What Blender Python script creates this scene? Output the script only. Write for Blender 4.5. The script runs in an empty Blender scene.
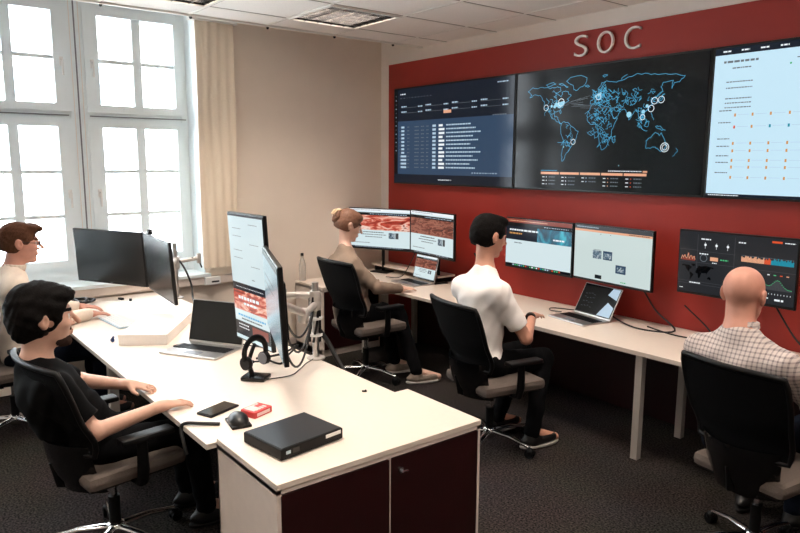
import bpy, bmesh, math, random
import numpy as np
from mathutils import Vector, Matrix
random.seed(7); rng=np.random.RandomState(5)
C=bpy.context.scene.collection
PI=math.pi
V=Vector
sc=bpy.context.scene

# ------------------------------------------------------------------ camera
YAW,PIT,ROL,FPX=0.9038,0.15447,0.004745,678.357
H=1.8
fw=V((-math.sin(YAW)*math.cos(PIT),math.cos(YAW)*math.cos(PIT),-math.sin(PIT)))
r0=fw.cross(V((0,0,1))).normalized(); u0=r0.cross(fw)
rt=math.cos(ROL)*r0+math.sin(ROL)*u0; up=-math.sin(ROL)*r0+math.cos(ROL)*u0
cd=bpy.data.cameras.new('camera'); cam=bpy.data.objects.new('camera',cd); C.objects.link(cam)
M=Matrix((rt,up,-fw)).transposed().to_4x4(); M.translation=V((0,0,H)); cam.matrix_world=M
cd.sensor_width=36; cd.lens=FPX/800*36; cd.clip_start=.05; cd.clip_end=200
sc.camera=cam

# ------------------------------------------------------------------ materials
MATS={}
def srgb(c):
    return tuple(((x/255)/12.92 if x/255<=.04045 else ((x/255+.055)/1.055)**2.4) for x in c)+(1,)
def mat(name,col,rough=.5,metal=0,var=.06,scale=30,bump=0,emit=None,es=1,spec=.5,coat=0):
    if name in MATS: return MATS[name]
    m=bpy.data.materials.new(name); m.use_nodes=True; nt=m.node_tree; b=nt.nodes['Principled BSDF']
    b.inputs['Roughness'].default_value=rough; b.inputs['Metallic'].default_value=metal
    b.inputs['Specular IOR Level'].default_value=spec if rough<.72 else min(spec,.12); b.inputs['Coat Weight'].default_value=coat
    tc=nt.nodes.new('ShaderNodeTexCoord'); n=nt.nodes.new('ShaderNodeTexNoise'); n.inputs['Scale'].default_value=scale
    n.inputs['Detail'].default_value=4
    nt.links.new(tc.outputs['Object'],n.inputs['Vector'])
    r=nt.nodes.new('ShaderNodeValToRGB'); c=srgb(col)
    r.color_ramp.elements[0].position=.3; r.color_ramp.elements[1].position=.7
    r.color_ramp.elements[0].color=tuple(x*(1-var) for x in c[:3])+(1,)
    r.color_ramp.elements[1].color=tuple(min(1,x*(1+var)) for x in c[:3])+(1,)
    nt.links.new(n.outputs['Fac'],r.inputs['Fac']); nt.links.new(r.outputs['Color'],b.inputs['Base Color'])
    if bump:
        bp=nt.nodes.new('ShaderNodeBump'); bp.inputs['Strength'].default_value=bump; bp.inputs['Distance'].default_value=.01
        nt.links.new(n.outputs['Fac'],bp.inputs['Height']); nt.links.new(bp.outputs['Normal'],b.inputs['Normal'])
    if emit:
        b.inputs['Emission Color'].default_value=srgb(emit); b.inputs['Emission Strength'].default_value=es
    MATS[name]=m; return m
def glow(name,col,es=1.0):
    return mat(name,(4,4,5),rough=.16,emit=col,es=es*SCR,spec=.25)
SCR=0.98
def picture(name,stops,scale=7,es=1.0,dist=1.5,stretch=(1,1,1)):
    m=bpy.data.materials.new(name); m.use_nodes=True; nt=m.node_tree; b=nt.nodes['Principled BSDF']
    b.inputs['Base Color'].default_value=(.01,.01,.01,1); b.inputs['Roughness'].default_value=.25
    tc=nt.nodes.new('ShaderNodeTexCoord'); mp=nt.nodes.new('ShaderNodeMapping'); mp.inputs['Scale'].default_value=stretch
    n=nt.nodes.new('ShaderNodeTexNoise'); n.inputs['Scale'].default_value=scale; n.inputs['Detail'].default_value=6; n.inputs['Distortion'].default_value=dist
    r=nt.nodes.new('ShaderNodeValToRGB'); r.color_ramp.elements.remove(r.color_ramp.elements[0])
    for i,(p,c) in enumerate(stops):
        e=r.color_ramp.elements[0] if i==0 else r.color_ramp.elements.new(p)
        e.position=p; e.color=srgb(c)
    L=nt.links.new
    L(tc.outputs['Object'],mp.inputs['Vector']); L(mp.outputs['Vector'],n.inputs['Vector']); L(n.outputs['Fac'],r.inputs['Fac'])
    L(r.outputs['Color'],b.inputs['Emission Color']); b.inputs['Emission Strength'].default_value=es*SCR
    return m
m_wall=mat('beige_wall_paint',(247,233,218),.75,scale=6,var=.012,bump=.02)
m_ledgewall=mat('white_wall_paint',(240,230,222),.7,scale=8,var=.02)
m_red=mat('red_panel_paint',(158,40,29),.6,scale=5,var=.05,bump=.02)
m_ceil=mat('ceiling_tile',(246,241,236),.85,scale=120,var=.04,bump=.05)
m_grid=mat('ceiling_rail',(240,236,230),.5,var=.02)
m_seam=mat('ceiling_seam',(150,140,132),.7,var=.02)
m_winf=mat('window_white_lacquer',(240,249,252),.35,var=.01,scale=10)
m_desk=mat('desk_laminate',(232,219,206),.38,scale=40,var=.015)
m_deskedge=mat('desk_edge_band',(206,194,184),.45,var=.02)
m_carc=mat('carcass_white',(226,212,202),.5,scale=25,var=.02)
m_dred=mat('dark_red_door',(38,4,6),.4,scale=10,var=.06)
m_blk=mat('black_plastic',(6,6,7),.5,var=.1,spec=.25)
m_glos=mat('black_gloss',(8,9,11),.12,var=.05)
m_bezel=mat('bezel_black',(9,9,10),.35,var=.05)
m_scroff=mat('dark_screen',(7,8,10),.22,var=.05,spec=.6)
m_grey=mat('grey_plastic',(120,124,130),.45,var=.05)
m_silver=mat('silver_aluminium',(205,203,200),.3,metal=.9,var=.03)
m_silverp=mat('silver_paint',(196,190,184),.4,metal=.35,var=.03)
m_chrome=mat('polished_chrome',(225,226,228),.12,metal=1,var=.02)
m_louv=mat('louvre_metal',(190,190,192),.2,metal=1,var=.1,scale=14)
m_mesh=mat('black_back_mesh',(2,2,3),.9,scale=900,var=.3,bump=.3,spec=.15)
m_seat=mat('grey_seat_fabric',(104,94,88),.95,scale=350,var=.18,bump=.3)
m_cable=mat('cable_black',(6,6,7),.5,var=.05)
m_white=mat('white_plastic',(236,236,234),.35,var=.02)
m_box=mat('white_cardboard',(244,238,232),.6,scale=60,var=.015)
m_keys=mat('light_keys',(176,196,208),.4,var=.02)
m_curt=mat('cream_curtain_cloth',(246,230,208),.9,scale=200,var=.05,bump=.1)
m_redbox=mat('red_card',(206,62,60),.5,var=.05); m_pink=mat('pale_card',(238,206,200),.5,var=.05)
m_blue=mat('blue_rubber',(30,60,110),.4,var=.05)
m_bottle=mat('clear_bottle_plastic',(214,206,198),.15,var=.02)
m_bottle.node_tree.nodes['Principled BSDF'].inputs['Alpha'].default_value=.45
m_letter=mat('letter_white',(252,244,238),.5,var=.01)
m_lens=mat('lens_glass',(190,190,190),.05,var=.02)
m_lens.node_tree.nodes['Principled BSDF'].inputs['Alpha'].default_value=.18

def floor_mat():
    m=bpy.data.materials.new('speckled_carpet'); m.use_nodes=True; nt=m.node_tree; b=nt.nodes['Principled BSDF']; L=nt.links.new
    tc=nt.nodes.new('ShaderNodeTexCoord'); n=nt.nodes.new('ShaderNodeTexNoise'); n.inputs['Scale'].default_value=95; n.inputs['Detail'].default_value=4
    n2=nt.nodes.new('ShaderNodeTexNoise'); n2.inputs['Scale'].default_value=2.5
    r=nt.nodes.new('ShaderNodeValToRGB'); e=r.color_ramp.elements
    e[0].position=.36; e[0].color=srgb((9,8,8)); e[1].position=.72; e[1].color=srgb((80,73,70))
    L(tc.outputs['Object'],n.inputs['Vector']); L(tc.outputs['Object'],n2.inputs['Vector']); L(n.outputs['Fac'],r.inputs['Fac'])
    mx=nt.nodes.new('ShaderNodeMix'); mx.data_type='RGBA'; mx.blend_type='MULTIPLY'; mx.inputs['Factor'].default_value=.35
    L(r.outputs['Color'],mx.inputs[6]); L(n2.outputs['Color'],mx.inputs[7]); L(mx.outputs[2],b.inputs['Base Color'])
    b.inputs['Roughness'].default_value=1; b.inputs['Specular IOR Level'].default_value=.1
    bp=nt.nodes.new('ShaderNodeBump'); bp.inputs['Strength'].default_value=.5; bp.inputs['Distance'].default_value=.01
    L(n.outputs['Fac'],bp.inputs['Height']); L(bp.outputs['Normal'],b.inputs['Normal'])
    return m
m_floor=floor_mat()
def glass_mat():
    m=bpy.data.materials.new('window_glass'); m.use_nodes=True; nt=m.node_tree; nt.nodes.clear(); L=nt.links.new
    o=nt.nodes.new('ShaderNodeOutputMaterial'); t=nt.nodes.new('ShaderNodeBsdfTransparent'); g=nt.nodes.new('ShaderNodeBsdfGlossy')
    g.inputs['Roughness'].default_value=.02; mx=nt.nodes.new('ShaderNodeMixShader'); f=nt.nodes.new('ShaderNodeFresnel'); f.inputs['IOR'].default_value=1.3
    L(f.outputs['Fac'],mx.inputs[0]); L(t.outputs[0],mx.inputs[1]); L(g.outputs[0],mx.inputs[2]); L(mx.outputs[0],o.inputs[0]); return m
m_glass=glass_mat()
def plaid_mat():
    m=bpy.data.materials.new('checked_shirt_cloth'); m.use_nodes=True; nt=m.node_tree; b=nt.nodes['Principled BSDF']; L=nt.links.new
    tc=nt.nodes.new('ShaderNodeTexCoord'); sx=nt.nodes.new('ShaderNodeSeparateXYZ'); L(tc.outputs['Object'],sx.inputs[0])
    def stripe(o):
        a=nt.nodes.new('ShaderNodeMath'); a.operation='MULTIPLY'; a.inputs[1].default_value=330; L(o,a.inputs[0])
        s=nt.nodes.new('ShaderNodeMath'); s.operation='SINE'; L(a.outputs[0],s.inputs[0])
        g=nt.nodes.new('ShaderNodeMath'); g.operation='GREATER_THAN'; g.inputs[1].default_value=.45; L(s.outputs[0],g.inputs[0]); return g.outputs[0]
    ad=nt.nodes.new('ShaderNodeMath'); ad.operation='ADD'; L(stripe(sx.outputs[0]),ad.inputs[0]); L(stripe(sx.outputs[2]),ad.inputs[1])
    r=nt.nodes.new('ShaderNodeValToRGB'); e=r.color_ramp.elements; e[0].color=srgb((206,194,188)); e[1].color=srgb((128,118,120))
    d=nt.nodes.new('ShaderNodeMath'); d.operation='MULTIPLY'; d.inputs[1].default_value=.5; L(ad.outputs[0],d.inputs[0]); L(d.outputs[0],r.inputs['Fac'])
    L(r.outputs['Color'],b.inputs['Base Color']); b.inputs['Roughness'].default_value=.9; return m
m_plaid=plaid_mat()

# ------------------------------------------------------------------ mesh helpers
class MB:
    def __init__(s): s.v=[]; s.f=[]; s.m=[]; s.sm=[]; s.mats=[]
    def mi(s,m):
        if m not in s.mats: s.mats.append(m)
        return s.mats.index(m)
    def add(s,vs,fs,m,smooth=False):
        o=len(s.v); s.v+= [tuple(v) for v in vs]; i=s.mi(m)
        for f in fs: s.f.append([o+a for a in f]); s.m.append(i); s.sm.append(smooth)
    def box(s,c,d,m,rot=None,bev=0):
        x,y,z=[a/2 for a in d]
        if bev:
            bm=bmesh.new(); bmesh.ops.create_cube(bm,size=1,matrix=Matrix.Diagonal((*d,1)))
            bmesh.ops.bevel(bm,geom=list(bm.edges),offset=bev,segments=2,affect='EDGES',profile=.6)
            bm.verts.ensure_lookup_table(); vs=[v.co.copy() for v in bm.verts]; fs=[[v.index for v in f.verts] for f in bm.faces]; bm.free()
        else:
            vs=[V((a,b,e)) for a in (-x,x) for b in (-y,y) for e in (-z,z)]
            fs=[(0,1,3,2),(4,6,7,5),(0,4,5,1),(2,3,7,6),(0,2,6,4),(1,5,7,3)]
        R=rot if rot is not None else Matrix.Identity(3)
        s.add([R@v+V(c) for v in vs],fs,m)
        return s
    def bx(s,x0,x1,y0,y1,z0,z1,m,bev=0):
        return s.box(((x0+x1)/2,(y0+y1)/2,(z0+z1)/2),(x1-x0,y1-y0,z1-z0),m,bev=bev)
    def tube(s,pts,r,m,n=10,cap=True,flat=(1,1)):
        pts=[V(p) for p in pts]; rs=r if isinstance(r,(list,tuple)) else [r]*len(pts)
        vs=[];fs=[]; prev=None
        for i,p in enumerate(pts):
            t=(pts[min(i+1,len(pts)-1)]-pts[max(i-1,0)]).normalized()
            if prev is None:
                a=V((0,0,1)) if abs(t.z)<.9 else V((1,0,0)); nrm=t.cross(a).normalized()
            else: nrm=(prev-t*prev.dot(t)).normalized()
            prev=nrm; b=t.cross(nrm)
            for k in range(n):
                an=2*PI*k/n; vs.append(p+rs[i]*(math.cos(an)*nrm*flat[0]+math.sin(an)*b*flat[1]))
        for i in range(len(pts)-1):
            for k in range(n):
                fs.append((i*n+k,i*n+(k+1)%n,(i+1)*n+(k+1)%n,(i+1)*n+k))
        if cap: fs.append(tuple(range(n))[::-1]); fs.append(tuple((len(pts)-1)*n+k for k in range(n)))
        s.add(vs,fs,m,True); return s
    def ell(s,c,r,m,rot=None,nu=16,nv=10):
        vs=[];fs=[];R=rot if rot is not None else Matrix.Identity(3)
        for j in range(nv+1):
            th=PI*j/nv
            for i in range(nu):
                a=2*PI*i/nu; vs.append(R@V((r[0]*math.sin(th)*math.cos(a),r[1]*math.sin(th)*math.sin(a),r[2]*math.cos(th)))+V(c))
        for j in range(nv):
            for i in range(nu): fs.append((j*nu+i,(j+1)*nu+i,(j+1)*nu+(i+1)%nu,j*nu+(i+1)%nu))
        s.add(vs,fs,m,True); return s
    def lathe(s,prof,c,m,n=20):
        vs=[];fs=[]
        for r,z in prof:
            for i in range(n):
                a=2*PI*i/n; vs.append(V((r*math.cos(a),r*math.sin(a),z))+V(c))
        for j in range(len(prof)-1):
            for i in range(n): fs.append((j*n+i,j*n+(i+1)%n,(j+1)*n+(i+1)%n,(j+1)*n+i))
        fs.append(tuple(range(n))[::-1]); fs.append(tuple((len(prof)-1)*n+k for k in range(n)))
        s.add(vs,fs,m,True); return s
    def grid(s,fn,nu,nv,th,m,smooth=True):
        """sheet with thickness: fn(u,v)->(point, normal)"""
        vs=[];N=(nu+1)*(nv+1)
        for side in (0,1):
            for j in range(nv+1):
                for i in range(nu+1):
                    p,nn=fn(i/nu,j/nv); vs.append(V(p)+V(nn)*(th/2 if side else -th/2))
        fs=[]
        W=nu+1
        for j in range(nv):
            for i in range(nu):
                a=j*W+i; fs.append((a,a+1,a+1+W,a+W)); fs.append((N+a,N+a+W,N+a+1+W,N+a+1))
        for i in range(nu): fs.append((i,N+i,N+i+1,i+1)); a=nv*W+i; fs.append((a,a+1,N+a+1,N+a))
        for j in range(nv): a=j*W; fs.append((a,a+W,N+a+W,N+a)); a+=nu; fs.append((a,N+a,N+a+W,a+W))
        s.add(vs,fs,m,smooth); return s
    def build(s,name,parent=None,fixn=True):
        me=bpy.data.meshes.new(name); me.from_pydata(s.v,[],s.f)
        for m in s.mats: me.materials.append(m)
        me.polygons.foreach_set('material_index',s.m); me.polygons.foreach_set('use_smooth',s.sm)
        if fixn:
            bm=bmesh.new(); bm.from_mesh(me); bmesh.ops.recalc_face_normals(bm,faces=bm.faces); bm.to_mesh(me); bm.free()
        me.update()
        if any(s.sm):
            try: me.set_sharp_from_angle(angle=math.radians(50))
            except Exception: pass
        o=bpy.data.objects.new(name,me); C.objects.link(o)
        if parent: o.parent=parent
        return o
def tag(o,label,cat,group=None,kind=None):
    if label: o['label']=label
    if cat: o['category']=cat
    if group: o['group']=group
    if kind: o['kind']=kind
    return o
def thing(name,label,cat,loc=(0,0,0),rz=0,group=None):
    o=bpy.data.objects.new(name,None); C.objects.link(o); o.location=loc; o.rotation_euler=(0,0,rz); o.empty_display_size=.05
    return tag(o,label,cat,group)
def struct(name,mb):
    o=mb.build(name); o['kind']='structure'; return o
def RZ(a): return Matrix.Rotation(a,3,'Z')
def dup(root,loc,rz,label,group=None,skip=()):
    r=root.copy(); C.objects.link(r); r.location=loc; r.rotation_euler=(0,0,rz); r['label']=label
    if group: r['group']=group
    for ch in list(root.children):
        c=ch.copy(); C.objects.link(c); c.parent=r
        for g in ch.children:
            d=g.copy(); C.objects.link(d); d.parent=c
    return r
def arc(p0,p1,sag,n=10,side=(0,0,0)):
    p0=V(p0);p1=V(p1); return [p0.lerp(p1,t/n)+V((0,0,-sag*4*(t/n)*(1-t/n)))+V(side)*4*(t/n)*(1-t/n) for t in range(n+1)]
def spline(P,n=8):
    P=[V(p) for p in P]; Q=[P[0]]+P+[P[-1]]; out=[]
    for i in range(1,len(Q)-2):
        for k in range(n):
            t=k/n; a,b,c,d=Q[i-1:i+3]
            out.append(.5*((2*b)+(c-a)*t+(2*a-5*b+4*c-d)*t*t+(3*b-a-3*c+d)*t**3))
    out.append(P[-1]); return out

# ------------------------------------------------------------------ room
WX=-5.8; RY=4.31; CZ=2.877; EX=-5.158
X1=1.9; Y0=-2.6
struct('floor',MB().bx(-6.2,X1+.1,Y0-.1,RY+.1,-.1,0,m_floor))
# ceiling: suspended tiles that stop short of the window wall

b=MB(); b.bx(-6.2,X1+.1,Y0-.1,RY+.1,3.3,3.4,m_ledgewall); b.bx(-6.2,X1+.1,Y0-.1,RY+.1,3.4,3.42,m_ledgewall); struct('ceiling_slab',b)
b=MB(); b.bx(EX,EX+.02,Y0,RY,CZ-.014,CZ+.06,m_grid); struct('trim_1',b)   # edge rail
b=MB(); T=.625
gy=[3.31+.64*k for k in range(-9,2)]; gx=[-4.81+T*k for k in range(0,11)]
LAMPS=[(-4.4975,2.99),(-4.4975,1.71)]+[(x,y) for x in (-2.6225,-.7475) for y in (2.99,1.07,-.85)]
c_=MB(); ex=[EX]+gx+[X1]; ey=[Y0]+gy+[RY]
for xa,xb in zip(ex,ex[1:]):
    for ya,yb in zip(ey,ey[1:]):
        if xb-xa<.01 or yb-ya<.01: continue
        if any(xa<lx<xb and ya<ly<yb for lx,ly in LAMPS): continue
        c_.bx(xa,xb,ya,yb,CZ,CZ+.02,m_ceil)
struct('ceiling',c_)
for x in gx: b.bx(x-.011,x+.011,Y0,RY,CZ-.004,CZ,m_grid); b.bx(x+.011,x+.016,Y0,RY,CZ-.003,CZ,m_seam)
for y in gy: b.bx(EX,X1,y-.011,y+.011,CZ-.005,CZ-.001,m_grid); b.bx(EX,X1,y+.011,y+.016,CZ-.004,CZ,m_seam)
struct('trim_2',b)
b=MB()
for y in gy[2:]: b.lathe([(.006,0),(.012,.006),(.012,.02)],(EX-.005,y+.02,CZ-.03),m_blk,8)
struct('trim_3',b)
# window wall with openings
OY=[(-1.875,-.065),(0.535,2.345)]; SZ=.80
b=MB(); zt=3.3
b.bx(WX-.35,WX,Y0,OY[0][0],0,zt,m_wall); b.bx(WX-.35,WX,OY[0][1],OY[1][0],0,zt,m_ledgewall); b.bx(WX-.35,WX,OY[1][1],RY+.1,0,zt,m_wall)
for a,c in OY: b.bx(WX-.35,WX,a,c,0,SZ-.03,m_wall); b.bx(WX-.35,WX,a,c,3.2,zt,m_ledgewall)
struct('wall_left',b)
b=MB(); b.bx(EX-1.2,X1+.1,RY,RY+.12,0,zt,m_ledgewall); b.bx(-5.65,X1,RY-.018,RY,0.0,2.755,m_red); struct('wall_back',b)
b=MB(); b.bx(X1,X1+.1,Y0,RY,0,zt,m_wall); struct('wall_right',b)
b=MB(); b.bx(-6.2,X1+.1,Y0-.1,Y0,0,zt,m_wall); struct('wall_front',b)
b=MB(); b.bx(-5.65,X1,RY-.030,RY-.018,0,.055,m_dred); struct('baseboard_back',b)
b=MB(); b.bx(WX,WX+.012,2.36,RY,0,.07,m_carc); struct('baseboard_left',b)
# window sill boards (white) and the cable trunking below
for i,(a,c) in enumerate(OY):
    b=MB(); b.bx(WX-.34,WX+.06,a-.03,c+.03,SZ-.03,SZ,m_winf,bev=.006); struct('trim_%d'%(4+i),b)
b=MB(); b.bx(WX,WX+.045,Y0+.01,2.9,.70,.77,m_carc,bev=.004); struct('trim_6',b)
# reveals painted white
b=MB()
for a,c in OY:
    b.bx(WX-.30,WX+.002,c-.006,c+.0,SZ,3.2,m_winf); b.bx(WX-.30,WX+.002,a,a+.006,SZ,3.2,m_winf)
struct('trim_7',b)
GX=-6.1
def window(n,y0,y1):
    root=thing('window_%d'%n,None,None); root['kind']='structure'
    w=(y1-y0); cy=y0+.0
    fr=MB(); d=.07
    zb=SZ+.02; zT=3.07; zm=2.152
    ym=y1-.905                                   # middle post
    for (yy0,yy1) in ((y0,y0+.05),(y1-.06,y1),(ym-.06,ym+.06)):
        fr.bx(GX-.05,GX+.04,yy0,yy1,zb-.02,zT,m_winf)
    for (z0,z1) in ((zb-.02,zb+.11),(zm-.05,zm+.05),(zT-.06,3.2)): fr.bx(GX-.049,GX+.030,y0+.051,y1-.061,z0,z1,m_winf)
    fr.bx(GX+.036,GX+.044,y0+.02,ym-.08,zm-.004,zm+.004,m_grey); fr.bx(GX+.036,GX+.044,ym+.08,y1-.02,zm-.004,zm+.004,m_grey)
    fr.bx(GX+.036,GX+.046,ym-.005,ym+.005,zb,zT,m_grey)
    for yy in (ym-.035,ym+.035): fr.bx(GX+.04,GX+.046,yy-.002,yy+.002,zb,zT,m_ledgewall)
    fr.build('window_frame',root)
    # casements: (ya,yb) x (za,zb)
    cols=[(y0+.05,ym-.06),(ym+.06,y1-.06)]
    for (ya,yb) in cols:
        for (za,zz,rows) in ((zb+.094,zm-.03,3),(zm+.03,zT-.054,2)):
            s=MB(); st=.062; sa,sb=((.05,.11) if ya<ym-.2 else (.11,.05))
            s.bx(GX-.03,GX+.055,ya,ya+sa,za,zz,m_winf); s.bx(GX-.03,GX+.055,yb-sb,yb,za,zz,m_winf)
            s.bx(GX-.03,GX+.055,ya+sa,yb-sb,za,za+st,m_winf); s.bx(GX-.03,GX+.055,ya+sa,yb-sb,zz-st,zz,m_winf)
            nc=2
            for k in range(1,nc):
                yc=ya+sa+(yb-ya-sa-sb)*k/nc; s.bx(GX-.02,GX+.04,yc-.036,yc+.036,za+st,zz-st,m_winf)
            for k in range(1,rows):
                zc=za+st+(zz-za-2*st)*k/rows; s.bx(GX-.02,GX+.036,ya+sa,yb-sb,zc-.015,zc+.015,m_winf)
            c=s.build('casement',root)
            g=MB(); g.bx(GX-.004,GX+.002,ya+sa*.8,yb-sb*.8,za+st*.8,zz-st*.8,m_glass); g.build('pane',root)
            hy=yb-.055 if ya<ym-.2 else ya+.055; hz=(za+zz)/2-.03 if rows==2 else 1.52
            h=MB(); h.bx(GX+.055,GX+.063,hy-.014,hy+.014,hz-.035,hz+.035,m_white,bev=.003)
            h.tube([(GX+.063,hy,hz+.01),(GX+.10,hy,hz+.01)],.008,m_white,8); h.tube([(GX+.098,hy,hz+.012),(GX+.098,hy,hz-.11)],.008,m_white,8)
            h.build('window_handle',root)
window(1,OY[1][0],OY[1][1]); window(2,OY[0][0],OY[0][1])
# building across the street
bb=thing('building','pale plastered building across the street with grey roof','building',(-24,4,-6))
b=MB(); mp=mat('pale_plaster',(240,238,232),.8,var=.02); b.bx(-3,0,-16,16,0,12.3,mp); b.build('wall',bb)
b=MB(); b.add([(0.5,-16,12.3),(0.5,16,12.3),(-3,16,14.6),(-3,-16,14.6),(-3,-16,12.3),(-3,16,12.3)],[(0,1,2,3),(0,4,5,1),(4,3,2,5),(0,3,4),(1,5,2)],mat('pale_roof_tiles',(196,192,188),.8,var=.15,scale=4)); b.build('roof',bb)
mw=mat('distant_window_glass',(176,190,200),.3,var=.05)
for j in range(3):
    for i in range(11):
        w=MB(); y=-14.5+2.8*i; z=4.6+2.9*j; w.bx(0,.03,y-.55,y+.55,z-.8,z+.8,mw); w.bx(.0,.06,y-.03,y+.03,z-.8,z+.8,mp); w.bx(0,.06,y-.6,y+.6,z-.9,z-.8,mp); w.build('window',bb)
# bare tree outside
tr=thing('bare_tree','leafless pale tree outside the window','tree',(-13,3.2,-6))
b=MB(); mt=mat('bark_grey',(190,186,182),.9,var=.15)
def branch(p,d,L,r,dep):
    q=p+d*L; b.tube([p,p.lerp(q,.5)+V((rng.uniform(-.1,.1),rng.uniform(-.1,.1),0))*L*.3,q],[r,r*.8,r*.6],mt,6)
    if dep:
        for _ in range(3):
            dd=(d+V((rng.uniform(-.7,.7),rng.uniform(-.7,.7),rng.uniform(-.1,.4)))).normalized(); branch(q,dd,L*.68,r*.6,dep-1)
branch(V((0,0,0)),V((0,0,1)),5.4,.14,4); b.build('trunk',tr)

# curtain
def curt(u,v):
    y=2.29+u*.34*(1-.06*v); z=2.95-v*2.09
    x=WX+.10+.006*math.sin(u*26+.6*math.sin(v*5))*(.5+.5*v)+.01*math.sin(v*7+u*5)+ (.02*u)
    return (x,y,z),(1,0,0)
b=MB(); b.grid(curt,60,20,.004,m_curt)
cu=thing('curtain','cream curtain with fringed hem hanging at the right side of the window','curtain',(0,0,0))
b.build('cloth',cu)
b=MB(); b.bx(WX+.07,WX+.14,2.24,2.66,2.95,2.98,m_grid); b.build('rail',cu)
b=MB()
for i in range(14): b.ell((WX+.10,2.30+i*.0235,.855),(.006,.006,.011),m_curt,nu=8,nv=6)
b.build('hem_fringe',cu)

# louvre ceiling lights
def louvre(x,y,label,lit):
    t=thing('ceiling_light',label,'ceiling light',(x,y,CZ),0,'louvre lights in the suspended ceiling')
    b=MB(); s=.30
    for a,c,d,e in ((-s,s,-s-.01,-s+.008),(-s,s,s-.008,s+.01),(-s-.01,-s+.008,-s,s),(s-.008,s+.01,-s,s)): b.bx(a,c,d,e,-.012,-.002,m_grid); b.bx(a,c,d,e,-.002,.06,m_blk)
    b.bx(-s,s,-s,s,.055,.06,m_grid); b.build('housing',t)
    b=MB(); n=6
    for k in range(1,n):
        q=-s+2*s*k/n; b.bx(q-.0015,q+.0015,-s,s,-.008,.026,m_louv)
    for k in range(1,5):
        q=-s+2*s*k/5; b.bx(-s,s,q-.002,q+.002,-.010,.028,m_louv)
    b.build('louvre',t)
    b=MB()
    m=mat('lamp_tube_lit',(240,240,235),.4,emit=(255,226,196),es=1.5) if lit else mat('lamp_tube',(225,225,220),.4,var=.02)
    for k in range(4): q=-s+2*s*(k+.5)/4; b.tube([(-s+.02,q,.04),(s-.02,q,.04)],.008,m,8)
    b.build('tube',t)
    if lit:
        l=bpy.data.lights.new('lamp','AREA'); l.shape='SQUARE'; l.size=.50; l.energy=LAMP; l.color=(1,.86,.74)
        o=bpy.data.objects.new('lamp',l); C.objects.link(o); o.location=(x,y,CZ+.031); l.spread=math.radians(122)
LAMP=24
louvre(-4.4975,2.99,'square louvre ceiling light near the corner by the red wall',True)
louvre(-4.4975,1.71,'square louvre ceiling light nearest above the window bench',True)
for x,y in LAMPS[2:]: louvre(x,y,'square lit louvre ceiling light in the tiles above the room',True)

# ------------------------------------------------------------------ screens
class Scr:
    """drawing on a screen plane; local frame: x right, y out of the screen, z up, origin at centre"""
    def __init__(s,w,h): s.w=w; s.h=h; s.b=MB(); s.l=0
    def P(s,u,v,k): return ((u-.5)*s.w,-(.0006+k*.0004),(v-.5)*s.h)
    def rect(s,u0,v0,u1,v1,m,k=1):
        s.b.add([s.P(u0,v0,k),s.P(u1,v0,k),s.P(u1,v1,k),s.P(u0,v1,k)],[(0,1,2,3)],m)
    def line(s,pts,wd,m,k=2):
        for a,c in zip(pts,pts[1:]):
            ax,az=a[0]*s.w,a[1]*s.h; cx,cz=c[0]*s.w,c[1]*s.h; dx,dz=cx-ax,cz-az; L=math.hypot(dx,dz) or 1e-6
            nx,nz=-dz/L*wd/2,dx/L*wd/2; y=-(.0006+k*.0004); ox,oz=-.5*s.w,-.5*s.h
            s.b.add([(ax+nx+ox,y,az+nz+oz),(ax-nx+ox,y,az-nz+oz),(cx-nx+ox,y,cz-nz+oz),(cx+nx+ox,y,cz+nz+oz)],[(0,1,2,3)],m)
    def ring(s,u,v,r,m,wd,k=3,n=14):
        s.line([(u+r*math.cos(2*PI*i/n)/s.w,v+r*math.sin(2*PI*i/n)/s.h) for i in range(n+1)],wd,m,k)
    def dot(s,u,v,r,m,k=3,n=12):
        s.b.add([s.P(u+r*math.cos(2*PI*i/n)/s.w,v+r*math.sin(2*PI*i/n)/s.h,k) for i in range(n)],[tuple(range(n))],m)
    def text(s,u,v,wd,h,m,k=2,gap=.25,seed=0):
        """illegible words as short bars"""
        R=random.Random(seed); x=u
        while x<u+wd:
            L=R.uniform(.6,1.8)*h*1.7*s.h/s.w; L=min(L,u+wd-x)
            if L<=0: break
            s.rect(x,v,x+L,v+h,m,k); x+=L+gap*h*2*s.h/s.w
    def build(s,name,parent,off): 
        o=s.b.build(name,parent,fixn=False); o.location=(0,off,0); return o
g_lt=glow('glow_page_white',(222,240,244),1.0); g_w=glow('glow_white',(240,246,250),1.1); g_nav=glow('glow_navy_bar',(14,20,28),.6)
g_tx=glow('glow_grey_text',(120,130,138),.8); g_dk=glow('glow_dark_text',(30,40,46),.6); g_blk=glow('glow_black',(6,8,12),.5)
g_nb=glow('glow_slate_blue',(56,82,112),.8); g_nb2=glow('glow_deep_navy',(20,32,48),.8); g_pb=glow('glow_pale_blue',(190,214,232),1.0)
g_map=glow('glow_map_blue',(76,170,212),1.15); g_map2=glow('glow_map_cyan',(150,205,225),1.1); g_or=glow('glow_peach',(240,176,140),1.0)
g_nb3=glow('glow_faint_line',(170,196,208),1.0); g_org=glow('glow_orange',(230,90,50),1.0); g_teal=glow('glow_teal',(24,150,176),1.0); g_gray=glow('glow_charcoal',(44,46,50),.9); g_gray2=glow('glow_charcoal_light',(74,76,80),.9)
g_grn=glow('glow_green',(80,190,130),1.0); g_brn=glow('glow_brown_bar',(150,70,56),.9); g_s3=glow('glow_sheet',(196,228,244),1.15); g_ora=glow('glow_amber',(220,160,90),1)
hero=picture('red_train_photo',[(.30,(120,30,22)),(.44,(196,62,44)),(.52,(232,150,126)),(.6,(250,222,208)),(.7,(160,60,44))],scale=9,stretch=(.6,1,2.2))
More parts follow.
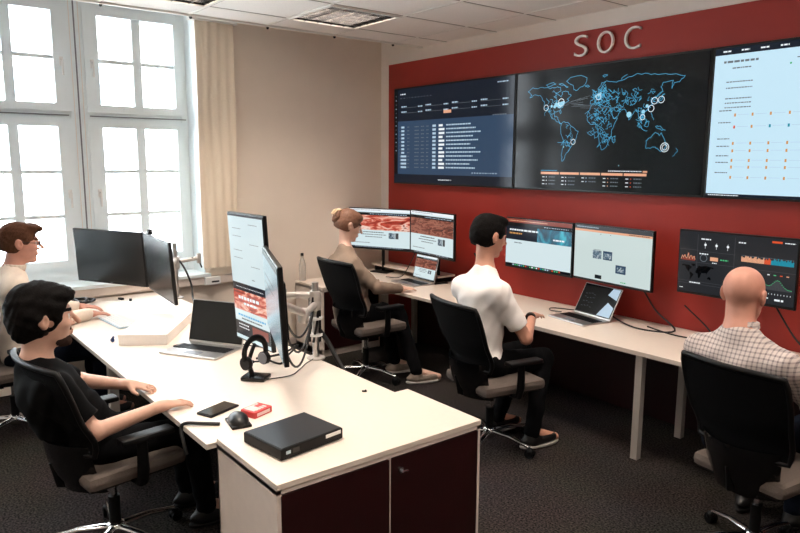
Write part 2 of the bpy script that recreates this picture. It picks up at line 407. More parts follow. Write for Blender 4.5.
hero_d=picture('brown_train_photo',[(.30,(60,24,20)),(.45,(128,56,44)),(.55,(190,120,100)),(.68,(90,40,30))],scale=14,stretch=(.6,1,2.2),es=.8)
thumb=picture('small_thumbnail',[(.3,(20,40,56)),(.5,(90,120,140)),(.65,(210,220,226))],scale=40,es=.9)
teal_p=picture('teal_banner',[(.35,(16,30,46)),(.5,(20,110,140)),(.65,(60,190,214))],scale=6,es=.9)

def page(S,hm,v0=0,v1=1,seed=1,k=1,thumbs=True):
    """the organisation's web page: tab bar, dark menu, red hero, white text area"""
    H_=v1-v0; f=lambda v:v0+v*H_
    S.rect(0,f(0),1,f(1),g_lt,k)
    S.rect(.0,f(.94),1,f(1),g_w,k+1); S.text(.03,f(.965),.5,.012*H_,g_tx,k+2,seed=seed)
    S.rect(0,f(.84),1,f(.91),g_nav,k+1); S.text(.35,f(.868),.6,.016*H_,g_pb,k+2,gap=.8,seed=seed+1)
    S.rect(0,f(.46),1,f(.84),hm,k+1)
    for j,(a,L) in enumerate(((.24,.34),(.2,.42),(.27,.28))): S.text(a,f(.395-.06*j),L,.02*H_,g_tx if j else g_dk,k+1,seed=seed+j+3)
    if thumbs:
        S.rect(.66,f(.26),.76,f(.41),thumb,k+1); S.rect(.77,f(.26),.82,f(.41),g_gray2,k+1)
    S.text(.05,f(.12),.3,.015*H_,g_tx,k+1,seed=seed+9)
    S.rect(0,f(0),1,f(.035),g_nav,k+1); S.text(.1,f(.01),.8,.014*H_,g_pb,k+2,gap=1,seed=seed+5)

def monitor(c,yaw,tilt,w,h,label,draw=None,portrait=False,group=None,mount=None):
    """front faces local -Y"""
    t=thing('computer_monitor',label,'monitor',c,yaw,group); t.rotation_euler=(-tilt,0,yaw)
    b=MB(); b.box((0,.012,0),(w,.022,h),m_bezel,bev=.004)
    b.box((0,.032,-.02*h),(w*.62,.026,h*.6),m_blk,bev=.008); b.box((0,.05,0),(.11,.02,.11),m_grey,bev=.003)
    b.build('housing',t)
    if mount=='wall':
        g=(RY-.018-c[1])-.01; b=MB(); b.tube([(0,.05,0),(0,g,0)],.02,m_blk,10); b.box((0,g,0),(.1,.012,.1),m_blk); b.build('wall_bracket',t)
    if mount=='desk':
        b=MB(); b.tube([(0,.05,0),(0,.085,-.02),(0,.085,ZD-c[2]+.012)],.016,m_blk,10); b.box((0,.06,ZD-c[2]+.006),(.2,.14,.012),m_blk,bev=.003); b.build('stand',t)
    lip=.014 if not portrait else .008
    sw,sh=w-.016,h-.012-lip; zc=(lip-.006)/2
    s=MB(); s.box((0,0,zc),(sw,.003,sh),m_scroff); so=s.build('screen',t)
    if draw:
        S=Scr(sw,sh); draw(S); o=S.build('screen_content',so,-.0015); o.location=(0,-.0015,zc)
    else:
        b=MB(); b.box((0,-.0012,-h/2+.012),(.03,.001,.005),m_grey); b.build('maker_badge',t)
    return t
k=.98
def sc_(p,q=k): return (p[0]*q,p[1]*q,H+(p[2]-H)*q)
R_=math.radians
ZD=.685
def d_c1(S): page(S,hero,seed=1)
def d_c2(S): page(S,hero_d,seed=2); S.rect(.5,.0,.62,.03,g_gray2,4)
def d_c3(S):
    S.rect(0,0,1,1,g_lt,1); S.rect(0,.92,1,1,g_brn,2); S.text(.05,.95,.6,.014,g_or,3,seed=3)
    S.rect(0,.56,1,.92,g_nb2,2); S.rect(.5,.56,1,.84,teal_p,3); S.rect(0,.84,1,.92,g_nav,3)
    S.text(.06,.75,.46,.035,g_w,4,seed=4); S.text(.06,.68,.2,.03,g_ora,4,seed=6); S.text(.74,.63,.16,.03,g_w,4,seed=8); S.text(.6,.87,.35,.014,g_pb,4,gap=.9,seed=2)
    S.text(.14,.49,.12,.02,g_tx,2,seed=9)
    S.rect(0,.0,1,.055,g_nav,2)
    R=random.Random(3)
    for i in range(22): S.rect(.12+i*.034,.014,.12+i*.034+.022,.042,R.choice([g_w,g_pb,g_teal,g_org,g_grn,g_gray2]),3)
def d_c4(S):
    S.rect(0,0,1,1,glow('glow_pale_mint',(212,228,226),1.0),1); S.rect(0,.90,1,1,g_gray2,2); S.rect(0,.885,1,.925,g_or,3); S.text(.03,.96,.3,.012,g_pb,3,seed=5); S.text(.72,.90,.25,.012,g_dk,4,seed=5)
    for u in (.36,.49): S.dot(u,.86,.003,g_dk,2)
    S.rect(.26,.40,.38,.55,thumb,2); S.rect(.40,.40,.52,.56,g_nb,2); S.rect(.41,.42,.51,.52,thumb,3); S.rect(.57,.19,.70,.34,g_nb,2); S.rect(.59,.22,.68,.31,thumb,3)
    S.rect(.30,.03,.39,.10,g_dk,2); S.text(.64,.03,.07,.02,g_grn,2,seed=4)
    S.text(.27,.56,.1,.01,g_tx,2,seed=2)
LAND=dict(
 na=[(-168,66),(-156,71),(-140,70),(-125,70),(-110,68),(-95,69),(-85,68),(-82,62),(-94,59),(-85,55),(-80,52),(-78,60),(-70,61),(-64,58),(-56,52),(-66,48),(-60,46),(-70,43),(-76,36),(-81,31),(-80,25),(-84,30),(-96,28),(-97,20),(-90,21),(-87,16),(-83,10),(-78,8),(-86,11),(-96,16),(-106,22),(-112,30),(-122,36),(-124,46),(-134,57),(-150,60),(-162,55),(-158,60),(-168,66)],
 gr=[(-50,61),(-42,61),(-22,70),(-20,78),(-35,83),(-60,81),(-70,77),(-54,70),(-50,61)],
 sa=[(-78,8),(-70,12),(-60,8),(-50,1),(-36,-6),(-39,-15),(-48,-26),(-57,-36),(-64,-42),(-68,-52),(-72,-53),(-74,-44),(-71,-30),(-70,-18),(-78,-8),(-80,0),(-78,8)],
 af=[(-16,14),(-16,22),(-9,32),(-2,36),(10,37),(20,31),(32,31),(37,22),(43,12),(51,12),(42,-2),(40,-14),(35,-22),(30,-31),(20,-35),(15,-26),(12,-14),(9,-1),(7,4),(-5,5),(-12,8),(-16,14)],
 mg=[(44,-24),(47,-25),(50,-15),(44,-17),(44,-24)],
 eu=[(-9,37),(-9,43),(-1,44),(-4,48),(3,51),(8,54),(9,57),(18,54),(24,60),(22,66),(18,62),(12,56),(6,59),(14,68),(25,71),(40,67),(55,69),(70,73),(90,76),(110,75),(130,72),(150,71),(170,69),(180,66),(170,60),(162,58),(157,51),(160,62),(142,59),(137,54),(141,48),(131,43),(127,37),(121,39),(118,37),(122,31),(115,22),(108,20),(107,11),(101,13),(103,2),(98,10),(96,17),(90,22),(85,19),(80,13),(77,8),(73,18),(67,25),(58,25),(50,29),(56,22),(52,16),(44,13),(36,26),(35,33),(27,37),(26,41),(21,37),(19,41),(13,45),(17,40),(12,42),(4,43),(-1,38),(-9,37)],
 gb=[(-5,50),(1,51),(-2,57),(-5,58),(-4,54),(-5,50)],
 jp=[(130,32),(136,34),(141,37),(142,43),(145,44),(140,41),(136,36),(130,32)],
 su=[(95,5),(104,-3),(106,-6),(98,0),(95,5)], bo=[(109,1),(113,6),(118,6),(116,-3),(110,-2),(109,1)], ja=[(106,-7),(115,-8)], ng=[(131,-2),(140,-3),(150,-9),(143,-8),(134,-4),(131,-2)],
 ar=[(-120,74),(-100,76),(-95,73),(-115,71),(-120,74)],bf=[(-88,73),(-78,73),(-64,66),(-76,70),(-88,73)],sv=[(15,79),(25,80),(20,77),(15,79)],nzm=[(55,71),(60,74),(68,77)],ph=[(121,18),(124,12),(126,7)], nz=[(172,-35),(177,-38),(171,-44),(167,-46)],
 au=[(114,-22),(122,-18),(130,-12),(136,-12),(140,-17),(143,-11),(150,-24),(153,-29),(150,-37),(143,-39),(137,-35),(131,-32),(120,-34),(115,-34),(114,-22)],
 ic=[(-23,65),(-15,64),(-15,66),(-23,66),(-23,65)])
def d_map(S):
    S.rect(0,0,1,1,g_blk,1)
    f=lambda p:(.06+(p[0]+172)/352*.84,.23+(p[1]+55)/138*.70)
    R=random.Random(4)
    def jit(ps):
        out=[]
        for a,c in zip(ps,ps[1:]):
            for t in (0,.33,.66): out.append((a[0]+(c[0]-a[0])*t+R.uniform(-1,1)*1.3,a[1]+(c[1]-a[1])*t+R.uniform(-1,1)*1.1))
        out.append(ps[-1]); return out
    for key,ps in LAND.items():
        S.line([f(p) for p in jit(ps)],0.0031,g_map if key not in('na','sa') else g_map,2)
    # inner borders
    cells=dict(af=(12,8,24,24,44),af2=(26,-18,9,13,14),eu=(18,48,24,11,46),as_=(85,42,44,20,26),na=(-98,45,24,16,16),sa=(-60,-14,12,18,14),me=(50,34,14,10,14),se=(104,18,8,10,12))
    for kx,(cx,cy,rx,ry,n) in cells.items():
        for _ in range(n):
            a=R.uniform(0,2*PI); q=math.sqrt(R.random()); x=cx+rx*q*math.cos(a); y=cy+ry*q*math.sin(a); pts=[(x,y)]
            for _ in range(3): x+=R.uniform(-8,8); y+=R.uniform(-6,6); pts.append((x,y))
            S.line([f(p) for p in pts],.0026,g_map,2)
    for _ in range(14):
        a=(R.uniform(-100,-75),R.uniform(34,44)); c=(R.uniform(-5,20),R.uniform(42,54)) if R.random()<.6 else (R.uniform(40,120),R.uniform(20,40))
        t0=R.uniform(.1,.6); t1=t0+R.uniform(.15,.35)
        S.line([f((a[0]+(c[0]-a[0])*t,a[1]+(c[1]-a[1])*t)) for t in (t0,t1)],.002,g_tx,3)
    for p,r in (((-92,40),.016),((-84,39),.022),((-78,41),.016),((-74,43),.01),((-96,37),.012),((-104,38),.01)): S.dot(*f(p),r*1.1,g_map2,3)
    for p,r in (((-118,36),.022),((-80,43),.028),((-47,-22),.02),((8,47),.02),((139,36),.022),((126,35),.022),((120,24),.022),((104,12),.018),((151,-33),.03),((151,-33),.018)): S.ring(*f(p),r,g_w,.004)
    for p,r in (((76,17),.02),((8,50),.012),((2,48),.01),((12,52),.01),((105,20),.014),((112,28),.012),((-70,-30),.006),((60,-60),.004)): S.dot(*f(p),r,g_map2,3)
    for i in range(5):
        u=.17+i*.118; S.rect(u,.125,u+.112,.145,g_or,2)
        for j in range(3):
            if i in(2,) and j==2: continue
            S.rect(u+.01,.098-j*.030,u+.024,.104-j*.030,g_w,2); S.dot(u+.036,.101-j*.030,.004,[g_w,g_w,g_pb,g_or,g_org][i],2); S.text(u+.05,.098-j*.030,.04,.008,g_tx,2,seed=i*3+j)
    S.text(.17,.155,.1,.005,g_map,2,seed=4); S.text(.56,.158,.17,.006,g_w,2,seed=5); S.rect(.735,.153,.757,.166,g_or,2)
def d_tab(S):
    S.rect(0,0,1,1,g_nb2,1); S.rect(0,.09,1,.66,g_nb,2); S.rect(0,0,1,.09,g_nb2,2)
    S.rect(0,.09,.035,1,g_blk,3)
    for j in range(14): S.dot(.018,.93-j*.045,.006,g_pb if j%2 else g_tx,4)
    S.text(.06,.94,.05,.012,g_w,3,seed=1); S.text(.06,.90,.3,.008,g_tx,3,gap=2,seed=2); S.text(.88,.955,.08,.010,g_pb,3,seed=9)
    for j in range(2):
        for i in range(4):
            u=.07+i*.23; v=.80-j*.055; S.rect(u,v,u+.15,v+.003,g_tx,3); S.text(u,v+.008,.05,.012,g_pb,3,seed=i+j*5); S.text(u+.16,v,.04,.012,g_pb,3,seed=i+7)
    S.rect(.46,.715,.525,.745,g_or,3)
    for j in range(12):
        v=.59-j*.039
        S.rect(.05,v,.075,v+.004,g_tx,3); S.rect(.07 if j<8 else .065,v-.006,.10 if j<8 else .12,v+.014,g_pb,3)
        for u,wd in ((.13,.02),(.20,.04),(.26,.03),(.31,.02)): S.text(u,v,wd,.010,g_tx,3,seed=j+int(u*40))
        S.rect(.365,v-.006,.395,v+.016,g_pb,3); S.rect(.42,v-.006,.47 if j%3 else .455,v+.016,g_w,3)
        S.text(.485,v,.20+.1*((j*7)%5)/5,.013,g_pb,3,seed=j+30)
    S.text(.7,.115,.2,.008,g_pb,3,gap=1,seed=5); S.text(.42,.035,.12,.010,g_w,2,seed=6); S.text(.85,.66,.1,.01,g_tx,3,seed=5)
def d_sheet(S):
    S.rect(0,0,1,1,g_s3,1); S.rect(0,.955,1,1,g_nb2,2)
    for i in range(14): S.text(.03+i*.07,.972,.03,.010,g_w,3,seed=i)
    S.rect(0,0,1,.018,g_nb2,2); S.text(.01,.005,.12,.006,g_w,3,seed=3)
    S.text(.035,.90,.13,.014,g_tx,2,seed=1); S.text(.07,.86,.07,.008,g_tx,2,seed=2)
    S.text(.3,.89,.03,.006,g_tx,2,seed=2); S.text(.55,.90,.03,.006,g_tx,2,seed=2); S.dot(.28,.86,.006,g_grn,2)
    for j,v in enumerate((.77,.73,.66,.63,.60)): S.text(.05,v,.10,.007,g_tx,2,seed=j)
    rows=(.55,.47,.36,.31,.245,.2,.13)
    for j,v in enumerate(rows):
        S.text(.03,v+.03,.05,.007,g_tx,2,seed=j+20)
        for i in range(14):
            u=.09+i*.066; c=[g_ora,g_teal,g_ora][(i>1 and j==1)*1]; S.rect(u,v-.008,u+.007,v+.012,c if j!=1 or i else g_org,2); S.rect(u+.014,v+.003,u+.055,v+.0045,g_nb3,2)
def d_dash(S):
    S.rect(0,0,1,1,g_gray,1)
    for u in (.17,.50): S.rect(u-.002,.38 if u<.3 else .02,u+.002,.96,g_gray2,2)
    for v,a,c in ((.70,0,.17),(.69,.17,.5),(.50,0,1),(.18,0,.5),(.14,0,.5)): S.rect(a,v-.003,c,v+.003,g_gray2,2)
    S.text(.20,.88,.09,.02,g_w,2,seed=2); S.text(.19,.64,.08,.018,g_w,2,seed=3); S.text(.53,.88,.06,.02,g_w,2,seed=4)
    for i in range(3): S.dot(.24+i*.1,.80,.008,g_w,2); S.line([(.24+i*.1,.74),(.24+i*.1,.84)],.002,g_w,2)
    R=random.Random(9)
    pk=[(.02+i*.011,.53+.12*abs(math.sin(i*1.3))*R.uniform(.3,1)) for i in range(13)]
    for a,c in zip(pk,pk[1:]): S.rect(a[0],.52,c[0],a[1],g_brn,2); S.line([a,c],.003,g_or,3)
    S.ring(.23,.58,.022,g_tx,.004,2); S.rect(.29,.55,.36,.61,g_or,2); S.text(.38,.57,.07,.02,g_grn,2,seed=4); S.text(.31,.51,.04,.014,g_w,2,seed=3)
    S.rect(.80,.93,.88,.96,g_org,2); S.text(.9,.935,.08,.014,g_w,2,seed=8)
    for i in range(40):
        u=.56+i*.0105; c=g_or if i<18 else (g_org if i<23 else g_teal); S.rect(u,.60,u+.0095,.66+R.uniform(0,.04),c,2); S.rect(u,.68+R.uniform(0,.02),u+.006,.70,g_tx,2)
    for i in range(30):
        u=.62+i*.012; hh=.10*math.exp(-((i-8)/5)**2)+.13*math.exp(-((i-20)/4)**2)+.02; S.rect(u,.22,u+.011,.22+hh,g_gray2,3); S.rect(u,.22+hh,u+.011,.228+hh,g_grn,3)
        if i%2: S.rect(u,.15,u+.004,.17,g_w,2)
    for i,c in enumerate((g_w,g_grn,g_org,g_or)): S.rect(.78+i*.05,.44,.80+i*.05,.455,c,2)
    S.text(.75,.08,.05,.02,g_w,2,seed=5); S.text(.85,.06,.07,.03,g_w,2,seed=6); S.text(.11,.15,.1,.018,g_w,3,seed=7); S.text(.02,.05,.03,.012,g_w,2,seed=8)
    f=lambda p:(.03+(p[0]+170)/350*.30,.20+(p[1]+55)/138*.27)
    for key in ('na','sa','af','eu','au','gr'):
        ps=[f(p) for p in LAND[key]]; bm=bmesh.new(); vs=[bm.verts.new(S.P(a,c,3)) for a,c in ps[:-1]]; fc=bm.faces.new(vs)
        r=bmesh.ops.triangulate(bm,faces=[fc]); bm.verts.index_update()
        S.b.add([v.co.copy() for v in bm.verts],[[v.index for v in q.verts] for q in bm.faces],g_blk); bm.free()
def d_b1(S):
    S.rect(0,0,1,1,g_lt,1)
    S.rect(0,.985,1,1,g_gray2,2)
    for j,v in enumerate((.93,.89,.83,.78,.72,.66,.61)): S.text(.6 if j%3==0 else .12,v,.25,.004,g_tx,2,seed=j)
    S.rect(0,.40,1,.46,g_nb2,2); S.text(.1,.425,.8,.006,g_w,3,gap=1,seed=3)
    S.rect(0,.24,1,.40,hero,2); S.text(.15,.33,.6,.025,g_w,3,seed=4); S.text(.3,.29,.4,.018,g_w,3,seed=5)
    S.text(.1,.19,.8,.014,g_map,2,seed=6); S.text(.2,.165,.6,.010,g_dk,2,seed=7)
    S.rect(0,.03,1,.145,g_gray,2); S.text(.1,.115,.3,.01,g_w,3,seed=7); S.text(.1,.09,.3,.008,g_w,3,seed=8)
    S.rect(.5,.06,.95,.13,g_brn,3); S.rect(0,0,1,.03,g_lt,3); S.text(.6,.505,.08,.005,g_dk,2,seed=2)
MG='monitors mounted above the red-wall desk'
mw_,mh_=.715,.415
monitor(sc_((-5.54,4.088,1.112)),R_(23),0,mw_,mh_,'left monitor of the person with pinned-up hair, wide red train page',d_c1,mount='desk')
monitor(sc_((-4.767,4.123,1.124)),R_(-7.3),0,mw_,mh_,'right monitor of the corner desk, darker train page above the small laptop',d_c2,mount='desk')
monitor(sc_((-3.585,4.23,1.128)),R_(-3.4),0,mw_,mh_,'monitor with teal banner page beside the white T-shirt person',d_c3,mount='wall')
monitor(sc_((-2.854,4.173,1.133)),R_(-7.8),R_(-.6),mw_,mh_,'monitor with nearly empty pale page above the open laptop',d_c4,mount='wall')
monitor((-1.926,4.072,1.176),R_(-.6),R_(-1.5),.72,.410,'monitor showing a dark grey dashboard, in front of the bald person',d_dash,mount='wall')
monitor((-5.51,1.454,1.048),R_(27.5),R_(-3.4),.73,.425,'switched-off black monitor facing the person with glasses, nearer the window')
A2=monitor((-4.749,1.575,1.055),R_(-5.4),R_(-3.6),.73,.425,'switched-off black monitor seen edge-on, with a webcam on top')
monitor((-3.363,1.604,1.153),R_(.6),R_(-3),.425,.73,'tall upright monitor on the bench showing a long web page',d_b1,portrait=True)
def d_b2(S): S.rect(0,0,1,1,glow('glow_pale_grey_page',(150,176,186),.8),1); S.rect(0,.93,1,1,g_gray2,2); S.text(.1,.7,.6,.02,g_tx,2,seed=3); S.text(.1,.6,.6,.02,g_tx,2,seed=4)
monitor((-2.776,1.435,1.159),R_(-22.2),R_(-2.7),.73,.425,'wide monitor turned almost edge-on beside the tall upright one',d_b2)
def wallscreen(xc,zc,w,h,label,draw):
    t=thing('wall_screen',label,'wall display',(xc,RY-.075,zc),0,None)
    b=MB(); b.box((0,.028,0),(w,.05,h),m_bezel,bev=.004); b.build('housing',t)
    s=MB(); s.box((0,.001,0),(w-.03,.004,h-.03),m_scroff); so=s.build('screen',t)
    S=Scr(w-.03,h-.03); draw(S); S.build('screen_content',so,-.002)
    b=MB(); b.box((0,.056,0),(.5,.012,.4),m_grey); b.build('wall_bracket',t)
SW=1.653
for i,(lb,dr) in enumerate((('left wall display with a blue table of log lines',d_tab),('middle wall display with glowing blue world map',d_map),('right wall display with a bright pale page of rows',d_sheet))):
    wallscreen(-5.57*.985+SW*.985*(i+.5)-.006+.0,2.04,SW*.985-.006,.930,lb,dr)

# SOC letters
def letters(txt,x,z,size):
    root=None
    for i,ch in enumerate(txt):
        cu_=bpy.data.curves.new('t','FONT'); cu_.body=ch; cu_.size=size; cu_.extrude=.010; cu_.offset=-.003
        ob=bpy.data.objects.new('t',cu_); C.objects.link(ob); bpy.context.view_layer.update()
        me=bpy.data.meshes.new_from_object(ob.evaluated_get(bpy.context.evaluated_depsgraph_get())); bpy.data.objects.remove(ob)
        me.materials.clear(); me.materials.append(m_letter)
        xs=[v.co.x for v in me.vertices]; w=max(xs)-min(xs); m0=min(xs); ys=[v.co.y for v in me.vertices]; y0=min(ys); hh=max(ys)-y0
        for v in me.vertices: v.co.x=(v.co.x-m0)*LW[i]/w; v.co.y=(v.co.y-y0)*.152/hh
        o=bpy.data.objects.new('wall_letter',me); C.objects.link(o); o.rotation_euler=(PI/2,0,0); o.location=(LX[i],RY-.032,z)
        tag(o,'white raised letter %s on the red wall above the displays'%ch,'letter','white letters on the red wall')
LX=[-3.335,-3.13,-2.905]; LW=[.118,.135,.125]
letters('SOC',0,2.572,.2)

# ------------------------------------------------------------------ furniture
def bench():
    t=thing('bench_desk','long cream-topped bench desk running from the window to the front cabinet','desk',(-4.1,1.46,0))
    b=MB(); x0,x1,y0,y1=-1.66,1.625,-.482,.487
    b.bx(x0,x1,y0,y1,ZD-.024,ZD,m_desk,bev=.002); b.bx(x0,x1,y0-.002,y0,ZD-.024,ZD-.001,m_deskedge); b.build('tabletop',t)
    for (lx,ly) in ((-1.58,-.40),(-1.58,.42),(0,-.40),(0,.42)):
        b=MB(); b.bx(lx-.025,lx+.025,ly-.025,ly+.025,0,ZD-.06,m_silverp); b.build('leg',t)
    b=MB(); b.bx(-1.6,1.58,-.38,-.36,ZD-.06,ZD-.024,m_silverp); b.bx(-1.6,1.58,.38,.40,ZD-.06,ZD-.024,m_silverp); b.build('frame_rail',t)
    b=MB(); b.bx(-1.5,1.5,.30,.36,.50,.56,m_silverp); b.build('cable_tray',t)
bench()
t=thing('red_wall_desk','long cream desk standing along the red wall under the monitors','desk',(-3,3.9,0))
b=MB(); b.bx(-2.68,2.6,-.36,.385,ZD-.026,ZD,m_desk,bev=.002); b.bx(-2.68,2.6,-.362,-.36,ZD-.026,ZD-.001,m_deskedge); b.build('tabletop',t)
for (lx,ly) in ((-2.1,-.30),(-2.1,.30),(.80,-.32),(.79,.20),(2.5,-.32),(2.5,.25)):
    b=MB(); b.bx(lx-.022,lx+.022,ly-.022,ly+.022,0,ZD-.03,m_silverp); b.build('leg',t)
b=MB(); b.bx(-2.6,2.5,.1,.13,ZD-.06,ZD-.026,m_silverp); b.build('frame_rail',t)
b=MB(); b.bx(-2.15,2.58,.355,.373,.06,ZD-.028,m_dred); b.build('shade_panel',t)  # added dark sheet, its colour stands in for the shade under the desk
t=thing('monitor_shelf','low wooden-topped riser shelf on the corner desk behind the laptop','shelf',(-5.1,4.1,ZD))
b=MB(); b.bx(-.56,.50,-.02,.18,.050,.068,m_desk,bev=.002); b.build('board',t)
for x in (-.52,.46): 
    b=MB(); b.bx(x-.012,x+.012,0,.16,0,.050,m_blk); b.build('foot',t)
# near cabinet (front faces +X)
def cabinet(x0,x1,y0,y1,z,label,ndoor,lock=True):
    t=thing('cabinet',label,'cabinet',((x0+x1)/2,(y0+y1)/2,0)); cx,cy=(x0+x1)/2,(y0+y1)/2
    X0,X1_,Y0_,Y1_=x0-cx,x1-cx,y0-cy,y1-cy
    b=MB(); b.bx(X0,X1_+.004,Y0_-.0005,Y1_+.0005,z-.022,z,m_desk,bev=.002); b.build('top_board',t)
    b=MB(); b.bx(X0,X1_,Y0_,Y0_+.018,0,z-.022,m_carc); b.bx(X0,X1_,Y1_-.018,Y1_,0,z-.022,m_carc); b.bx(X0,X1_,Y0_,Y1_,z-.040,z-.024,m_carc); b.bx(X0,X1_-.01,Y0_,Y1_,0,.06,m_carc); b.bx(X0,X0+.01,Y0_,Y1_,0,z-.03,m_carc)
    if ndoor>1: b.bx(X1_-.03,X1_-.001,(Y0_+Y1_)/2-.006,(Y0_+Y1_)/2+.006,.06,z-.03,m_carc)
    b.build('body',t)
    n=ndoor; w=(Y1_-Y0_-.024)/n
    for i in range(n):
        ya=Y0_+.012+w*i+.004; yb=ya+w-.008
        b=MB(); b.bx(X1_-.016,X1_+.002,ya,yb,.065,z-.046,m_dred); d=b.build('door',t)
        if lock and i==1:
            b=MB(); b.tube([(X1_+.002,ya+.045,z-.10),(X1_+.012,ya+.045,z-.10)],.011,m_chrome,16); b.tube([(X1_+.012,ya+.045,z-.10),(X1_+.022,ya+.045,z-.10)],.005,m_grey,8); b.tube([(X1_+.018,ya+.045,z-.10),(X1_+.018,ya+.07,z-.104)],.004,m_chrome,8); b.build('lock',d)
cabinet(-2.465,-1.965,1.015,1.991,.705,'cream cabinet with two dark red doors at the end of the bench',2)
cabinet(-5.70,-5.205,3.20,3.85,.655,'cream cabinet beneath the beige wall, behind the leftmost red-wall chair',1,False)

# ------------------------------------------------------------------ office chair
def make_chair(label):
    t=thing('office_chair',label,'office chair',(0,0,0),0,None)
    # back mesh: frame leaning back; faces +Y
    def shp(u,v):
        w=.225+.035*math.sin(min(1,v*1.3)*PI/2)-.035*max(0,v-.9)*10*.3
        a=(u-.5)*2; x=a*w; z=.56+v*.405-.018*(abs(a)**3)*max(0,v-.6)
        y=-.235-.11*v**1.4+.05*(a*a)+.035*math.exp(-((v-.12)/.2)**2)
        return (x,y,z),(0,-1,.12)
    b=MB(); b.grid(shp,16,16,.014,m_mesh); bo=b.build('backrest',t)
    b=MB()
    rim=[shp(0,0)]; pts=[shp(u/12,1)[0] for u in range(13)]; lf=[shp(0,v/12)[0] for v in range(13)]; rg=[shp(1,v/12)[0] for v in range(12,-1,-1)]
    bot=[shp(u/12,0)[0] for u in range(12,-1,-1)]
    b.tube(lf+pts[1:]+rg[1:]+bot[1:],.013,m_blk,8); b.build('back_frame',t)
    # lower shell that wraps under to the seat
    def shell(u,v):
        a=(u-.5)*2; z=.60-.24*v; w=.20-.03*v
        y=-.27+.07*v*v+.10*(a*a)
        return (a*w,y,z),(0,-1,0)
    b=MB(); b.grid(shell,12,8,.018,m_glos); b.build('back_shell',t)
    b=MB(); b.tube([(0,-.24,.50),(0,-.22,.40),(0,-.10,.36),(0,0,.36)],[.03,.035,.04,.05],m_blk,10,flat=(1,.6)); b.box((0,.0,.375),(.22,.24,.05),m_blk,bev=.01); b.build('mechanism',t)
    b=MB(); b.box((0,.03,.435),(.47,.45,.065),m_seat,bev=.028); b.box((0,.02,.405),(.42,.40,.03),m_blk,bev=.01); b.build('seat',t)
    for s in (-1,1):
        b=MB(); b.tube([(s*.20,.02,.39),(s*.27,.02,.40),(s*.285,.02,.46),(s*.285,.02,.60)],[.018,.02,.022,.018],m_blk,10,flat=(1.3,.8)); a=b.build('armrest',t)
        b=MB(); b.box((s*.285,.04,.615),(.075,.24,.028),m_blk,bev=.012); b.build('arm_pad',a)
    b=MB(); b.tube([(0,0,.10),(0,0,.25)],.026,m_blk,14); b.tube([(0,0,.25),(0,0,.36)],.014,m_chrome,14); b.build('gas_lift',t)
    b=MB(); b.lathe([(.03,.05),(.042,.06),(.042,.11),(.03,.12)],(0,0,0),m_chrome)
    for k in range(5):
        a=2*PI*k/5+.35; dx,dy=math.cos(a),math.sin(a)
        b.tube([(dx*.03,dy*.03,.095),(dx*.16,dy*.16,.092),(dx*.30,dy*.30,.066)],[.022,.018,.013],m_chrome,10,flat=(1,.8))
    b.build('star_base',t)
    for k in range(5):
        a=2*PI*k/5+.35; dx,dy=math.cos(a),math.sin(a); px,py=-dy,dx
        b=MB(); c=V((dx*.305,dy*.305,.027))
        for s in (-1,1): b.tube([c+V((px,py,0))*(s*.008),c+V((px,py,0))*(s*.022)],.027,m_blk,16)
        b.tube([c+V((0,0,.0)),c+V((0,0,.035))],.008,m_blk,8); b.ell(c+V((0,0,.012)),(.026,.026,.024),m_blk,nu=12,nv=8); b.build('caster',t)
    return t
ch=make_chair('black mesh office chair under the person in the white T-shirt'); ch.location=(-2.90,3.02,0); ch.rotation_euler=(0,0,R_(-11))
c3=dup(ch,(-4.47,3.16,0),R_(-1),'black mesh office chair under the person with pinned-up hair'); c3.scale=(1,1,1.06)
c5=dup(ch,(-1.275,3.10,0),R_(-8),'black mesh office chair under the bald person in the checked shirt'); c5.scale=(.93,.95,.99)
dup(ch,(-3.16,.79,0),R_(8),'black mesh office chair under the person in the black T-shirt')
dup(ch,(-4.98,.66,0),R_(6),'black mesh office chair under the person with glasses, only its base seen')

# ------------------------------------------------------------------ desk items
def laptop(c,yaw,ang,label,w=.335,d=.235,draw=None,body=m_silver,mid=m_bezel):
    t=thing('laptop',label,'laptop',c,yaw)      # screen hinge at +y, user at -y
    b=MB(); b.box((0,0,.007),(w,d,.012),body,bev=.004); bo=b.build('base',t)
    b=MB()
    for r in range(5):
        for q in range(13): b.box((-w*.43+q*w*.072,.06-r*.019,.0145),(w*.06,.015,.003),m_blk)
    b.build('keyboard',bo)
    b=MB(); b.box((0,-d*.3,.0135),(.11,.06,.001),m_grey); b.build('trackpad',bo)
    L=MB(); R=Matrix.Rotation(-ang,3,'X')       # lid rises from hinge
    hz=V((0,d/2,.012)); lc=hz+R@V((0,0,d*.48))
    L.box(lc,(w,.006,d*.96),body,rot=R,bev=.002); lid=L.build('lid',t)
    s=MB(); s.box(hz+R@V((0,-.0036,d*.49)),(w*.97,.0012,d*.90),m_scroff if not draw else m_bezel,rot=R); so=s.build('screen',lid)
    if draw:
        S=Scr(w*.94,d*.86); draw(S); o=S.build('content',so,0); o.location=hz+R@V((0,-.0044,d*.50)); o.rotation_euler=(-ang,0,0)
    return t
